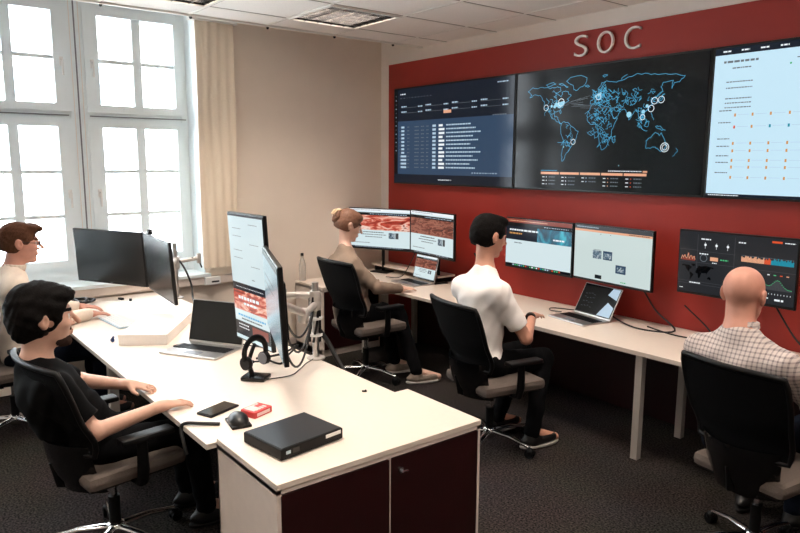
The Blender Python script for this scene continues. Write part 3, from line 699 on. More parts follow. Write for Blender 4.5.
# bench laptop: corners (-3.80,1.25) (-3.49,1.46) near edge
laptop((-3.77,1.48,ZD),R_(31),R_(14),'open laptop with black screen on the bench beside the white box',w=.39,d=.27)
def d_l2(S): page(S,hero_d,seed=7)
laptop((-4.77,3.90,ZD),R_(-5),R_(12),'small open laptop under the right corner-desk monitor showing the train page',draw=d_l2,w=.35,d=.25)
def d_l3(S):
    S.rect(0,0,1,1,g_blk,1); S.b.add([S.P(.62,0,2),S.P(.99,0,2),S.P(1,.35,2),S.P(.80,.5,2)],[(0,1,2,3)],g_pb); S.b.add([S.P(.72,.75,2),S.P(1,.62,2),S.P(1,1,2),S.P(.80,1,2)],[(0,1,2,3)],g_pb)
    for i in range(16): S.text(.1+.08*(i%4),.2+.15*(i//4)+.02*(i%3),.05,.012,g_tx,2,seed=i)
laptop((-2.93,3.93,ZD),R_(-10),R_(28),'open laptop with dark pattern screen right of the white T-shirt person',draw=d_l3,body=m_silver,w=.36,d=.25)
# white box
def obox(c,yaw,d,mats,name,label,cat,bev=.002):
    b=MB(); b.box((0,0,d[2]/2),d,mats,bev=bev); o=b.build(name); o.location=c; o.rotation_euler=(0,0,yaw); return tag(o,label,cat)
t=thing('flat_box','flat white cardboard box lying between keyboard and laptop','box',(-4.36,1.42,ZD),R_(145.5))
b=MB(); b.box((0,0,.026),(.60,.29,.052),m_box,bev=.002); b.build('box_base',t)
b=MB(); b.box((0,0,.058),(.606,.296,.016),m_box,bev=.002); b.build('lid',t)
# keyboard
t=thing('keyboard','slim white keyboard under the hands of the person with glasses','keyboard',(-4.80,1.30,ZD),R_(4))
b=MB(); b.box((0,0,.006),(.40,.13,.010),m_keys,bev=.003); b.build('body',t)
b=MB()
for r in range(5):
    for q in range(17): b.box((-.184+q*.023,.045-r*.0225,.0125),(.019,.018,.004),m_white)
b.build('keys',t)
# black peripherals
def cable(name,pts,r,label,cat='cable',m=m_cable):
    b=MB(); b.tube(spline(pts,6),r,m,8); return tag(b.build(name),label,cat)
z=ZD+.006
cable('cable_coil',[(-5.72,1.18,z+.01),(-5.62,1.30,z+.03),(-5.55,1.22,z),(-5.66,1.15,z+.03),(-5.74,1.28,z+.01),(-5.60,1.35,z+.02),(-5.52,1.24,z+.02),(-5.66,1.2,z+.04)],.011,'heap of black cable on the bench below the black monitor')
obox((-5.60,1.55,ZD),.3,(.05,.022,.016),m_blk,'plug_adapter','small black plug adapter behind the keyboard hands','adapter')
obox((-5.52,1.60,ZD),-.3,(.045,.02,.014),m_blk,'plug_adapter','small black plug adapter, the one nearer the dark monitor','adapter')
b=MB(); b.ell((0,0,.012),(.018,.012,.012),m_blue); b.tube([(0,0,.02),(.012,.004,.034)],.007,m_blue,8); o=b.build('earplug_case'); o.location=(-4.30,1.125,ZD); tag(o,'tiny blue object lying left of the white box','small object')
# headset on stand
t=thing('headset_stand','black headset stand base standing on the bench near the tall monitor','headset stand',(-3.10,1.50,ZD),R_(40))
b=MB(); b.box((0,0,.012),(.13,.10,.022),m_glos,bev=.008); b.build('base',t)
b=MB(); b.tube([(-.02,0,.02),(-.04,0,.09),(-.01,0,.17),(.0,0,.185)],[.014,.012,.010,.012],m_blk,10); b.build('neck',t)
t=thing('headset','black over-ear headset hanging on its stand on the bench','headset',(-3.10,1.50,ZD+.03),R_(108))
b=MB(); P=[(math.cos(a)*.075,0,.115+math.sin(a)*.075) for a in [PI*(-.12+1.24*i/16) for i in range(17)]]; b.tube(P,.009,m_blk,8,flat=(1,1.9)); b.build('headband',t)
for s in (-1,1):
    b=MB(); b.tube([(s*.076,0,.07),(s*.052,0,.07)],.034,m_blk,18); b.tube([(s*.052,0,.07),(s*.045,0,.07)],.030,m_grey,18); b.build('ear_cup',t)
b=MB(); b.tube([(.078,0,.06),(.086,.05,.035),(.07,.09,.03)],.0045,m_blk,6); b.ell((.07,.092,.03),(.008,.012,.008),m_blk,nu=10,nv=6); b.build('microphone',t)
cable('headset_cable',[(-3.05,1.53,z),(-3.03,1.66,z),(-3.10,1.76,z),(-3.17,1.84,z),(-3.22,1.92,z)],.003,'thin dark cable running from the headset base to the silver pole')
cable('laptop_cable',[(-3.92,1.37,z+.01),(-3.98,1.43,z),(-4.02,1.56,z),(-3.92,1.66,z),(-3.72,1.74,z),(-3.60,1.80,z)],.004,'black charging cable beside the bench laptop')
cable('power_cable',[(-3.42,1.66,z),(-3.33,1.78,z+.03),(-3.37,1.90,z+.05),(-3.32,1.80,z+.01),(-3.25,1.72,z),(-3.33,1.68,z+.02),(-3.38,1.80,z+.01)],.006,'tangle of black cable behind the monitors on the bench')
# black mini computer with sticker
t=thing('network_box','flat black network box with a white sticker on the cream cabinet','network device',(-2.256,1.246,.705),R_(8))
b=MB(); b.box((0,0,.024),(.245,.30,.042),m_blk,bev=.004); b.build('case',t)
b=MB(); b.box((-.0,0,.0465),(.235,.29,.003),mat('dark_blue_grey_lid',(30,36,42),.3,var=.05),bev=.001); b.build('top_cover',t)
b=MB(); b.box((.1235,.10,.034),(.002,.075,.014),m_white); b.build('sticker',t)
b=MB(); b.box((.1235,-.118,.028),(.002,.020,.012),m_keys); b.build('badge',t)
b=MB(); b.box((.1235,-.083,.028),(.0015,.032,.020),m_glos); b.build('port',t)
b=MB()
for sx in(-1,1):
    for sy in(-1,1): b.lathe([(.012,0),(.012,.004)],(sx*.10,sy*.125,0),m_grey,10)
b.build('rubber_feet',t)
# red small box
t=thing('small_red_box','small red and pale card box on the bench beside the phone','box',(-2.66,1.285,ZD),R_(20))
b=MB(); b.box((0,0,.014),(.085,.11,.028),m_redbox,bev=.002); b.build('box_body',t)
b=MB()
for i in range(4): b.box((-.028+i*.0,.03-i*.018,.029),(.012,.014,.0016),m_pink); b.box((.018,.03-i*.018,.029),(.022,.012,.0016),m_pink)
b.box((-.005,-.02,.0288),(.06,.045,.001),m_pink); b.box((.0430,.0,.014),(.0012,.08,.014),m_pink); b.build('printed_label',t)
# phone and glossy case
t=thing('smartphone','black glass phone lying by the hand of the person in black','phone',(-2.80,1.165,ZD),R_(21))
b=MB(); b.box((0,0,.005),(.092,.172,.010),m_blk,bev=.004); b.build('case',t)
b=MB(); b.box((0,0,.0105),(.084,.160,.0015),m_glos); b.build('screen',t)
t=thing('computer_mouse','black glossy mouse-like gadget between phone and cabinet','mouse',(-2.60,1.17,ZD),R_(80))
b=MB(); b.ell((0,0,.014),(.044,.068,.036),m_bezel); b.box((0,0,.006),(.085,.13,.012),m_blk,bev=.004); b.build('shell',t)
b=MB(); b.box((.0430,0,.008),(.002,.07,.005),m_white); b.build('side_strip',t)
cable('lanyard',[(-2.63,1.10,z),(-2.68,1.03,z+.004),(-2.72,.985,z+.002),(-2.73,.968,z-.02),(-2.70,.966,z-.07),(-2.68,.97,z-.12)],.008,'short black strap hanging over the bench edge beside the cabinet','strap')
b=MB(); b.tube([(-.012,0,.004),(.012,0,.006)],.004,m_blk,6); b.tube([(.0,0,.004),(.004,.012,.008)],.003,m_blk,6); o=b.build('clip'); o.location=(-2.60,1.83,ZD); o.rotation_euler=(0,0,.6); tag(o,'tiny black clip lying alone on the bench top','clip')
# cables behind the desk monitors on the red wall
cable('monitor_cable',[(-2.62,4.16,1.0),(-2.50,4.20,.80),(-2.30,4.12,z+.01),(-2.5,4.02,z),(-2.75,4.1,z+.02),(-2.95,4.15,.8)],.006,'black cable looping on the desk right of the open laptop')
cable('monitor_cable',[(-2.3,4.22,.86),(-2.12,4.2,.74),(-2.05,4.12,z),(-2.25,4.05,z),(-2.5,4.12,z)],.005,'thin black cable trailing at the wall between two monitors')
cable('monitor_cable',[(-1.75,4.2,1.0),(-1.6,4.18,.80),(-1.45,4.10,z+.01),(-1.5,4.0,z),(-1.7,4.1,z)],.006,'black cable under the dashboard monitor beside the bald person')
cable('monitor_cable',[(-4.25,4.18,1.0),(-4.12,4.16,.86),(-3.98,4.1,.74),(-4.05,4.0,z),(-4.3,4.05,z+.01)],.007,'black cable by the white T-shirt person\'s head, against the red wall')
cable('laptop_cable',[(-3.12,3.98,z+.01),(-3.24,4.0,z),(-3.28,4.08,z),(-3.12,4.15,z)],.004,'black cable on the left of the open laptop at the red wall')
cable('laptop_cable',[(-5.12,3.86,z+.01),(-5.0,3.95,z+.02),(-4.98,4.05,.84),(-5.0,4.16,1.0)],.004,'thin cable rising behind the hand at the small laptop to the monitor')

# ------------------------------------------------------------------ monitor arms
def pole(x,y,top,label,arms,wrap=True):
    t=thing('monitor_stand',label,'monitor arm',(x,y,ZD))
    b=MB(); b.lathe([(.052,0),(.052,.006),(.03,.012)],(0,0,0),m_silverp,24); b.build('foot_plate',t)
    b=MB(); b.tube([(0,0,.01),(0,0,top)],.019,m_silver,18); b.build('pole',t)
    for k_,(zc,elbow,end) in enumerate(arms):
        e=V(elbow)-V((x,y,ZD)); q=V(end)-V((x,y,ZD))
        b=MB(); b.lathe([(.03,-.03),(.034,-.02),(.034,.02),(.03,.03)],(0,0,zc),m_silverp,20)
        b.tube([(0,0,zc),(e.x*.5,e.y*.5,zc+.006),(e.x,e.y,zc)],[.024,.019,.022],m_silverp,12,flat=(.8,1)); b.lathe([(.024,-.03),(.028,-.02),(.028,.035),(.02,.045)],(e.x,e.y,zc),m_silverp,18)
        b.tube([(e.x,e.y,zc+.02),(q.x,q.y,q.z)],[.02,.018],m_silverp,12); b.build('arm',t)
    if wrap:
        b=MB()
        for j in range(5):
            a0=j*1.25; P=[(math.cos(a0+zz*5)*(.026+.004*math.sin(j+zz*20)),math.sin(a0+zz*5)*(.026+.003*j%2),zz) for zz in np.linspace(.10,top-.08,14)]
            b.tube(P,.0075,m_cable,6)
        b.build('cable_bundle',t)
        for zz in (.14,.235):
            b=MB(); b.lathe([(.037,-.007),(.040,-.007),(.040,.007),(.037,.007)],(0,0,zz),m_white,18); b.build('cable_tie',t)
    return t
pole(-3.24,1.944,.44,'silver monitor pole with wrapped cables on the bench between the two groups',
  [(.36,(-3.36,1.80,1.0),(-3.365,1.67,1.13)),(.31,(-3.02,1.74,1.0),(-2.80,1.50,1.13))])
pole(-5.394,1.931,.455,'silver monitor pole on the bench near the window behind the black monitors',
  [(.27,(-5.36,1.68,1.0),(-5.47,1.53,1.05)),(.31,(-5.06,1.78,1.0),(-4.77,1.64,1.05))],wrap=False)
def loops(label,base,ends,r=.006):
    t=thing('hanging_cables',label,'cables',(0,0,0)); 
    for e,s in ends:
        b=MB(); b.tube(arc(base,e,s,14),r,m_cable,7); b.build('cable',t)
loops('three black cables looping from the bench monitors to the silver pole',(-3.22,1.92,.99),[((-2.83,1.53,1.05),.13),((-2.88,1.55,1.0),.19),((-2.85,1.52,.96),.24)])
loops('black cables hanging from the window-side monitor pole to the bench',(-5.37,1.92,1.0),[((-4.85,1.66,1.0),.16),((-4.90,1.66,.95),.2)])
cable('pole_cable',[(-5.38,1.955,1.0),(-5.34,1.99,.92),(-5.30,2.02,.80),(-5.20,1.99,.705),(-5.0,1.93,.70)],.008,'thick black cable running down the window-side pole')
cable('pole_cable',[(-3.24,1.955,.86),(-3.20,2.0,.78),(-3.10,2.02,.66),(-2.95,2.06,.50),(-2.85,2.1,.35)],.014,'thick black cable falling behind the bench from the wrapped pole')
# spare arm end at pole A, seen right of the pole
t=thing('arm_bracket','silver bracket end sticking out right of the window-side pole','bracket',(-5.394,1.931,ZD+.30))
b=MB(); b.tube([(0,.02,0),(.05,.16,.02)],.017,m_silverp,10); b.box((.055,.175,.02),(.03,.03,.08),m_silverp,bev=.004); b.build('arm',t); 
b=MB(); b.tube([(.05,.12,.03),(.04,.18,.0),(.05,.20,-.06)],.006,m_cable,6); b.build('cable_end',t)
# webcam on A2
t=thing('webcam','small black webcam clipped on top of the edge-on black monitor','webcam',(-4.96,1.60,1.27),R_(-5))
b=MB(); b.box((0,0,.018),(.04,.03,.03),m_blk,bev=.006); b.box((0,.005,0),(.03,.05,.008),m_blk); b.build('body',t)
b=MB(); b.tube([(.0,.02,.02),(.03,.03,.03),(.07,.03,.012)],.003,m_cable,6); b.build('cable',t)
b=MB(); b.tube([(0,-.015,.018),(0,-.018,.018)],.008,m_glos,12); b.build('lens',t)
# bottle on rear cabinet
t=thing('water_bottle','clear bottle with black cap on the cabinet by the beige wall','bottle',(-5.655,3.255,.655))
b=MB(); b.lathe([(.032,0),(.034,.01),(.034,.15),(.026,.19),(.013,.225),(.013,.24)],(0,0,0),m_bottle,18); b.build('body',t)
b=MB(); b.lathe([(.015,.24),(.015,.262),(.012,.265)],(0,0,0),m_blk,14); b.build('cap',t)
# wall socket device
t=thing('wall_socket','white socket box with black slot on the wall trunking under the window','socket',(WX+.045,2.38,.735))
b=MB(); b.box((.02,0,0),(.04,.14,.07),m_white,bev=.004); b.build('housing',t)
b=MB(); b.box((.041,.02,-.008),(.002,.07,.014),m_blk); b.build('slot',t)

# ------------------------------------------------------------------ people
def frame(f,u=(0,0,1)):
    f=np.array(f,float); f/=np.linalg.norm(f); u=np.array(u,float); u-=f*(u@f); u/=np.linalg.norm(u); r=np.cross(f,u)
    return np.array([r,f,u])            # rows: right, forward, up
A=lambda p: np.array(p,float)
def cap(a,b,ra,rb=None,k=.02,clip=None,op='+'): return dict(t='c',a=A(a),b=A(b),ra=ra,rb=ra if rb is None else rb,k=k,clip=clip or [],op=op)
def ell(c,r,F=None,k=.02,clip=None,op='+'): return dict(t='e',c=A(c),r=A(r),F=np.eye(3) if F is None else F,k=k,clip=clip or [],op=op)
def pdist(p,X):
    if p['t']=='c':
        ba=p['b']-p['a']; pa=X-p['a']; h=np.clip((pa@ba)/(ba@ba),0,1)
        d=np.linalg.norm(pa-h[...,None]*ba,axis=-1)-(p['ra']+(p['rb']-p['ra'])*h)
    else:
        q=(X-p['c'])@p['F'].T; k0=np.linalg.norm(q/p['r'],axis=-1); k1=np.linalg.norm(q/p['r']**2,axis=-1)+1e-9; d=k0*(k0-1)/k1
    for pt,n in p['clip']:
        n=A(n)/np.linalg.norm(n); d=np.maximum(d,(X-A(pt))@n)
    return d
def bbox(p,pad):
    if p['t']=='c':
        r=max(p['ra'],p['rb']); lo=np.minimum(p['a'],p['b'])-r; hi=np.maximum(p['a'],p['b'])+r
    else: r=max(p['r']); lo=p['c']-r; hi=p['c']+r
    return lo-pad,hi+pad
def sdf_mesh(prims,vox,noise=0,nf=14):
    los,his=zip(*[bbox(p,0) for p in prims if p['op']=='+']); lo=np.min(los,0)-4*vox; hi=np.max(his,0)+4*vox
    n=np.ceil((hi-lo)/vox).astype(int)+1; D=np.full(n,.2,np.float32)
    ax=[lo[i]+vox*np.arange(n[i]) for i in range(3)]
    for p in prims:
        a,b=bbox(p,p['k']+3*vox+.01); i0=np.clip(np.floor((a-lo)/vox).astype(int),0,n-1); i1=np.clip(np.ceil((b-lo)/vox).astype(int)+1,1,n)
        if np.any(i1<=i0): continue
        sl=tuple(slice(i0[i],i1[i]) for i in range(3))
        X=np.stack(np.meshgrid(*[ax[i][sl[i]] for i in range(3)],indexing='ij'),-1); d=pdist(p,X).astype(np.float32); g=D[sl]; k=p['k']
        if p['op']=='+': h=np.maximum(k-np.abs(g-d),0)/k; D[sl]=np.minimum(g,d)-h*h*k*.25
        elif p['op']=='-': h=np.maximum(k-np.abs(g+d),0)/k; D[sl]=np.maximum(g,-d)+h*h*k*.25
        if p['op']=='&': pass
    if noise:
        X,Y,Z=np.meshgrid(*ax,indexing='ij')
        D=D+noise*(np.sin(X*nf*2.1+np.sin(Z*nf*1.3)*2)*np.sin(Z*nf*1.7+Y*nf*1.2)+.5*np.sin((X+Y*1.3-Z)*nf*3.3+np.sin(Y*nf*2)*1.5))
    D[0]=D[-1]=.2; D[:,0]=D[:,-1]=.2; D[:,:,0]=D[:,:,-1]=.2
    S=D<0
    c=np.zeros(tuple(n-1),np.int8); corners=[(i,j,k) for i in (0,1) for j in (0,1) for k in (0,1)]
    for (i,j,k) in corners: c+=S[i:n[0]-1+i,j:n[1]-1+j,k:n[2]-1+k]
    act=(c>0)&(c<8); idx=-np.ones(act.shape,np.int64); cells=np.argwhere(act); idx[act]=np.arange(len(cells))
    acc=np.zeros((len(cells),3)); cnt=np.zeros(len(cells)); ci,cj,ck=cells.T
    for a_ in corners:
        for axx in range(3):
            if a_[axx]: continue
            b_=list(a_); b_[axx]=1
            da=D[ci+a_[0],cj+a_[1],ck+a_[2]]; db=D[ci+b_[0],cj+b_[1],ck+b_[2]]; m=(da<0)!=(db<0)
            t=np.where(m,da/np.where(m,da-db,1),0); P=np.tile(A(a_),(len(cells),1)); P[:,axx]=t
            acc+=P*m[:,None]; cnt+=m
    vs=lo+(cells+acc/cnt[:,None])*vox
    fs=[]
    for axx in range(3):
        sl0=[slice(None)]*3; sl1=[slice(None)]*3; sl0[axx]=slice(0,-1); sl1[axx]=slice(1,None)
        ch=S[tuple(sl0)]!=S[tuple(sl1)]; e=np.argwhere(ch); u,v=(axx+1)%3,(axx+2)%3
        ok=(e[:,u]>0)&(e[:,v]>0)&(e[:,u]<n[u]-1)&(e[:,v]<n[v]-1); e=e[ok]
        def off(du,dv):
            q=e.copy(); q[:,u]-=du; q[:,v]-=dv; return idx[q[:,0],q[:,1],q[:,2]]
        q=np.stack([off(1,1),off(0,1),off(0,0),off(1,0)],1); ins=S[e[:,0],e[:,1],e[:,2]]
        q[~ins]=q[~ins][:,::-1]; fs.append(q)
    return vs,np.concatenate(fs)
def sdf_obj(name,prims,vox,mats,paint=None,parent=None,noise=0,nf=14,smooth=1):
    vs,fs=sdf_mesh(prims,vox,noise,nf)
    for _ in range(smooth):
        acc=np.zeros_like(vs); cnt=np.zeros(len(vs))
        for a,b in ((0,1),(1,2),(2,3),(3,0)):
            np.add.at(acc,fs[:,a],vs[fs[:,b]]); np.add.at(acc,fs[:,b],vs[fs[:,a]]); np.add.at(cnt,fs[:,a],1); np.add.at(cnt,fs[:,b],1)
        vs=vs*.5+.5*acc/cnt[:,None]
    me=bpy.data.meshes.new(name); me.vertices.add(len(vs)); me.vertices.foreach_set('co',vs.ravel())
    me.loops.add(len(fs)*4); me.loops.foreach_set('vertex_index',fs.ravel().astype(np.int32)); me.polygons.add(len(fs))
    me.polygons.foreach_set('loop_start',np.arange(0,len(fs)*4,4,dtype=np.int32)); me.polygons.foreach_set('loop_total',np.full(len(fs),4,np.int32))
    me.update(calc_edges=True); me.validate()
    for m in mats: me.materials.append(m)
    me.polygons.foreach_set('use_smooth',[True]*len(me.polygons))
    if paint is not None:
        ctr=vs[fs].mean(1); mi=paint(ctr)
        me.polygons.foreach_set('material_index',mi.astype(np.int32))
    o=bpy.data.objects.new(name,me); C.objects.link(o)
    if parent: o.parent=parent
    return o
def skin_mat(name,c,var=.05): 
    m=mat(name,c,.55,var=var,scale=25); b=m.node_tree.nodes['Principled BSDF']; b.inputs['Subsurface Weight'].default_value=.0; return m
m_eye=mat('eye_white',(225,218,212),.3,var=.01); m_pup=mat('eye_dark',(28,18,14),.2,var=.05); m_lip=mat('lip_tone',(170,98,84),.5,var=.05)

def head_prims(Hc,F,s=1.0):
    L=lambda x,y,z: Hc+s*(x*F[0]+y*F[1]+z*F[2])
    e=lambda c,r,k=.02,op='+',clip=None: ell(L(*c),A(r)*s,F,k,op=op,clip=clip)
    P=[e((0,-.014,.034),(.074,.094,.083)),e((0,.028,-.02),(.060,.064,.085),.03),e((0,.030,-.072),(.046,.050,.036),.03),
       cap(L(0,.076,-.096),L(0,.062,-.098),.016*s,k=.022),
       cap(L(-.028,.082,.026),L(.028,.082,.026),.010*s,k=.02),
       e((.034,.062,-.022),(.022,.022,.018),.02),e((-.034,.062,-.022),(.022,.022,.018),.02)]
    P+=[e((sx*.030,.096,.006),(.017,.014,.012),.012,'-') for sx in (-1,1)]
    P+=[e((sx*.030,.074,.006),(.013,.013,.011),.003) for sx in (-1,1)]
    P+=[cap(L(0,.088,.016),L(0,.119,-.022),.007*s,.0105*s,k=.010),e((.012,.096,-.028),(.008,.010,.007),.008),e((-.012,.096,-.028),(.008,.010,.007),.008),
        cap(L(-.016,.091,-.052),L(.016,.091,-.052),.007*s,k=.006),cap(L(-.014,.089,-.062),L(.014,.089,-.062),.008*s,k=.006)]
    for sx in (-1,1):
        P+=[e((sx*.076,-.006,-.004),(.009,.018,.031),.006),e((sx*.083,-.012,.004),(.007,.020,.028),.006),e((sx*.088,-.002,.0),(.006,.008,.015),.004,'-')]
    return P,L
def hand_prims(W,d,n,side,s=1.0,curl=.5,spread=1):
    """W wrist, d direction to fingers, n palm normal (down), side = direction of the thumb"""
    W=A(W); d=A(d)/np.linalg.norm(d); n=A(n)-d*(A(n)@d); n/=np.linalg.norm(n); t=np.cross(d,n); t/=np.linalg.norm(t)
    if t@A(side)<0: t=-t
    F=np.array([t,d,n]); q=lambda x,y,z: W+s*(x*t+y*d+z*n)
    P=[ell(q(.002,.048,.0),A((.040,.052,.015))*s,F,.015),cap(q(0,-.02,0),q(0,.03,0),.023*s,.024*s,k=.015)]
    for i,(x,L1) in enumerate(((.031,.040),(.010,.045),(-.011,.042),(-.031,.034))):
        b=q(x,.082-.003*abs(i-1),0); a1=curl*.35; a2=curl*1.0; a3=curl*1.6
        dd=lambda a,sp=x*3.2*spread: (d*math.cos(a)+n*math.sin(a)+t*sp); 
        p1=b+dd(a1)*L1*s; p2=p1+dd(a2)*L1*.62*s; p3=p2+dd(a3)*L1*.48*s
        P+=[cap(b-d*.02*s,p1,.0086*s,.0080*s,k=.004),cap(p1,p2,.0078*s,.0072*s,k=.002),cap(p2,p3,.0072*s,.0062*s,k=.002)]
    b=q(.024,.018,.004); p1=b+(d*.55+t*.75+n*.25)*.040*s; p2=p1+(d*.85+t*.35+n*.3)*.032*s
    P+=[cap(b,p1,.014*s,.0105*s,k=.012),cap(p1,p2,.0105*s,.008*s,k=.003)]
    return P
def person(nm,label,J,skin,clothes,head,vox=.0050):
    """J: joints. returns root"""
    root=thing('person',label,'person',(J['pelvis'][0],J['pelvis'][1],0)); base=A((J['pelvis'][0],J['pelvis'][1],0))
    J={k_:(A(v) if not isinstance(v,(int,float,str)) else v) for k_,v in J.items()}
    s=J.get('s',1.0); F=frame(J['face'],J.get('hup',(0,0,1))); Hc=J['head']
    T=frame(J['front'],J['chest']-J['pelvis'])
    def torso(o):
        p,c=J['pelvis'],J['chest']; W=p*.5+c*.5; fat=J.get('fat',1.0)
        P=[ell(p+A((0,0,-.01)),A((.165+o,.125+o,.12+o))*A((1,1,1)),T,.04),ell(W-T[1]*.005,(.140*fat+o,.108*fat+o,.15),T,.06),ell(c,(.158+o,.112+o,.17+o*.5),T,.06)]
        mid=(J['SL']+J['SR'])/2
        P+=[cap(J['SL']*.93+mid*.07,J['SR']*.93+mid*.07,.054+o,k=.07),ell(mid-A((0,0,.035))+T[1]*.0,(.165+o,.095+o,.10+o),T,.06)]
        nb=J['neck']
        P+=[cap(nb-A((0,0,.02)),J['SL']*.8+mid*.2+A((0,0,.005)),.052+o*.8,.044+o,k=.06),cap(nb-A((0,0,.02)),J['SR']*.8+mid*.2+A((0,0,.005)),.052+o*.8,.044+o,k=.06)]
        return P
    def arm(sd,o,to='W',frac=1.0,ks=.03,cut=True):
        S,E_,W=J['S'+sd],J['E'+sd],J['W'+sd]; P=[]
        if to=='sleeve':
            q=S+(E_-S)*frac; d=(E_-S)/np.linalg.norm(E_-S)
            P=[cap(S,S+(E_-S)*(frac+.15),.053+o,.050+o,k=.05,clip=[(q,d)])]
        else:
            P=[cap(S,E_,.050+o,.038+o,k=.05 if o>0 else .03)]
            if o>0:
                q=W; d=(W-E_)/np.linalg.norm(W-E_); P+=[cap(E_,W+d*.03,.041+o,.029+o,k=.015,clip=[(q,d)])]
            else: P+=[cap(E_,W,.039,.025,k=.015)]
        return P
    def legs(o,shoe=False):
        P=[]
        for sd,sx in (('L',-1),('R',1)):
            hp=J['pelvis']+T[0]*sx*.085+A((0,0,-.02)); K,An=J['K'+sd],J['A'+sd]
            P+=[cap(hp,K,.082+o,.058+o,k=.03),cap(K,An,.056+o,.040+o,k=.02)]
        return P
    hp_,L=head_prims(Hc,F,J.get('hs',1.0))
    nk=J['neck']; back=F[1]
    body=hp_+[cap(nk-A((0,0,.03)),Hc-F[2]*.055-F[1]*.018,.056*J.get('nk',1),.053*J.get('nk',1),k=.025)]+torso(-.012)+arm('L',0)+arm('R',0)
    for sd in 'LR':
        W=J['W'+sd]; d=J['H'+sd]; body+=hand_prims(W,d,J.get('N'+sd,A((0,0,-1))),J.get('T'+sd,T[0]*(1 if sd=='L' else -1)),.96,J.get('curl'+sd,.5))
    body+=legs(-.012)
    for sd in 'LR': body.append(cap(J['A'+sd],J['Toe'+sd],.035,.025,k=.02))
    def paint(c):
        m=np.zeros(len(c),int); q=(c-Hc)@F.T/J.get('hs',1.0)
        for sx in (-1,1):
            e=q-A((sx*.030,.074,.006)); de=np.linalg.norm(e,axis=1); m[(de<.0152)&(e[:,1]>.004)]=1
            pe=q-A((sx*.029,.087,.006)); m[(np.linalg.norm(pe,axis=1)<.0072)]=2
            br=q-A((sx*.031,.088,.028)); m[(abs(br[:,0])<.020)&(abs(br[:,2]-.004+.1*abs(br[:,0]))<.0055)&(q[:,1]>.06)]=3
        lp=q-A((0,.095,-.057)); m[(abs(lp[:,0])<.021)&(abs(lp[:,2])<.0095)&(q[:,1]>.083)]=4
        return m
    off=lambda P:[{**p,**({'a':p['a']-base,'b':p['b']-base} if p['t']=='c' else {'c':p['c']-base}),'clip':[(A(a)-base,n) for a,n in p['clip']]} for p in P]
    sdf_obj('body',off(body),vox,[skin,m_eye,m_pup,head['brow'],m_lip],lambda c:paint(c+base),root)
    add=lambda name,P,m,noise=0,nf=14,v=vox,sm=1: sdf_obj(name,off(P),v,[m],None,root,noise,nf,sm)
    # top
    o=.012; ct=clothes
    top=torso(o)
    for sd in 'LR':
        top+=arm(sd,o+.004,to='sleeve',frac=ct.get('frac',.74)) if ct['sleeve']=='short' else arm(sd,o)
    nkd=F[1]*0+(Hc-nk)/np.linalg.norm(Hc-nk)
    hem=J['pelvis']-T[2]*ct.get('hem',.10)
    top=[{**p,'clip':p['clip']+[(hem,-T[2])]} if i_<2 else p for i_,p in enumerate(top)]
    top.append(cap(nk+nkd*.026+T[1]*.014,nk+nkd*.15+T[1]*.02,.060,.085,k=.01,op='-'))
    tops=add('shirt' if ct['sleeve']=='short' else ct.get('topname','shirt'),top,ct['top'],.0035,13)
    if ct.get('collar'):
        P=[]
        for i in range(16):
            a=2*PI*i/16; b_=2*PI*(i+1)/16
            g=lambda a:nk+nkd*(.024+.008*math.cos(a))+T[0]*.066*math.sin(a)-T[1]*(.062*math.cos(a)-.008)
            P.append(cap(g(a)-nkd*.008,g(b_)-nkd*.008,.011,k=.008)); P.append(cap(g(a)+nkd*.010,g(b_)+nkd*.010,.008,k=.008))
        sdf_obj('collar',off(P),.005,[ct['top']],None,tops)
    add('trousers',legs(.010)+[ell(J['pelvis']+A((0,0,-.02)),(.172,.135,.115),T,.04)],ct['legs'],.003,16,.008)
    for sd in 'LR':
        An,To=J['A'+sd],J['Toe'+sd]; d=(To-An); d[2]=0; d/=np.linalg.norm(d); gz=A((0,0,1)); Ff=np.array([np.cross(d,gz),d,gz])
        f0=A((An[0],An[1],.0)); 
        P=[ell(f0+d*.06+gz*.045,(.043,.145,.042),Ff,.02,clip=[(f0+gz*.018,-gz)]),cap(f0+gz*.05,f0+gz*.085,.042,.044,k=.03)]
        sh=sdf_obj('shoe',off(P),.006,[ct['shoe']],None,root)
        P=[ell(f0+d*.06+gz*.02,(.047,.150,.05),Ff,.01,clip=[(f0+gz*.022,gz),(f0+gz*.003,-gz)])]
        sdf_obj('sole',off(P),.005,[ct['sole']],None,sh)
    return root,L,F,off,Hc,base
def shade_hair(L,F,Hc,thick,front,bottom,k=.01,extra=(),s=1.0,temple=.055,low=None):
    P=[ell(L(0,-.016,.036),A((.074+thick*.8,.094+thick,.083+thick))*s,F,.01),
       ell(L(0,-.045,-.005),A((.068+thick*.8,.060+thick,.075+thick*.5))*s,F,.03)]
    P+=[{**p,**({'r':p['r']*s} if p['t']=='e' else {'ra':p['ra']*s,'rb':p['rb']*s})} for p in extra]
    P+=[ell(L(0,.115,-.030),A((.090,.075+front,.100+front*.6))*s,F,.012,op='-')]
    # ears stay free, bottom line
    P+=[ell(L(sx*.09,.012,-.022),A((.030,.034,.036))*s,F,.008,op='-') for sx in (-1,1)]
    P+=[cap(L(0,.03,bottom-.10),L(0,-.10,bottom-.10),.10*s,k=.01,op='-')]
    return P
sk_a=skin_mat('skin_light',(218,172,150)); sk_b=skin_mat('skin_tan',(206,150,126)); sk_c=skin_mat('skin_ruddy',(208,150,130)); sk_w=skin_mat('skin_fair',(226,184,164))
h_dark=mat('hair_black_brown',(12,9,8),.75,var=.3,scale=120,bump=.3,spec=.3); h_brown=mat('hair_brown',(84,54,38),.75,var=.25,scale=120,bump=.3); h_blond=mat('hair_auburn_blond',(122,84,64),.6,var=.3,scale=120,bump=.3)
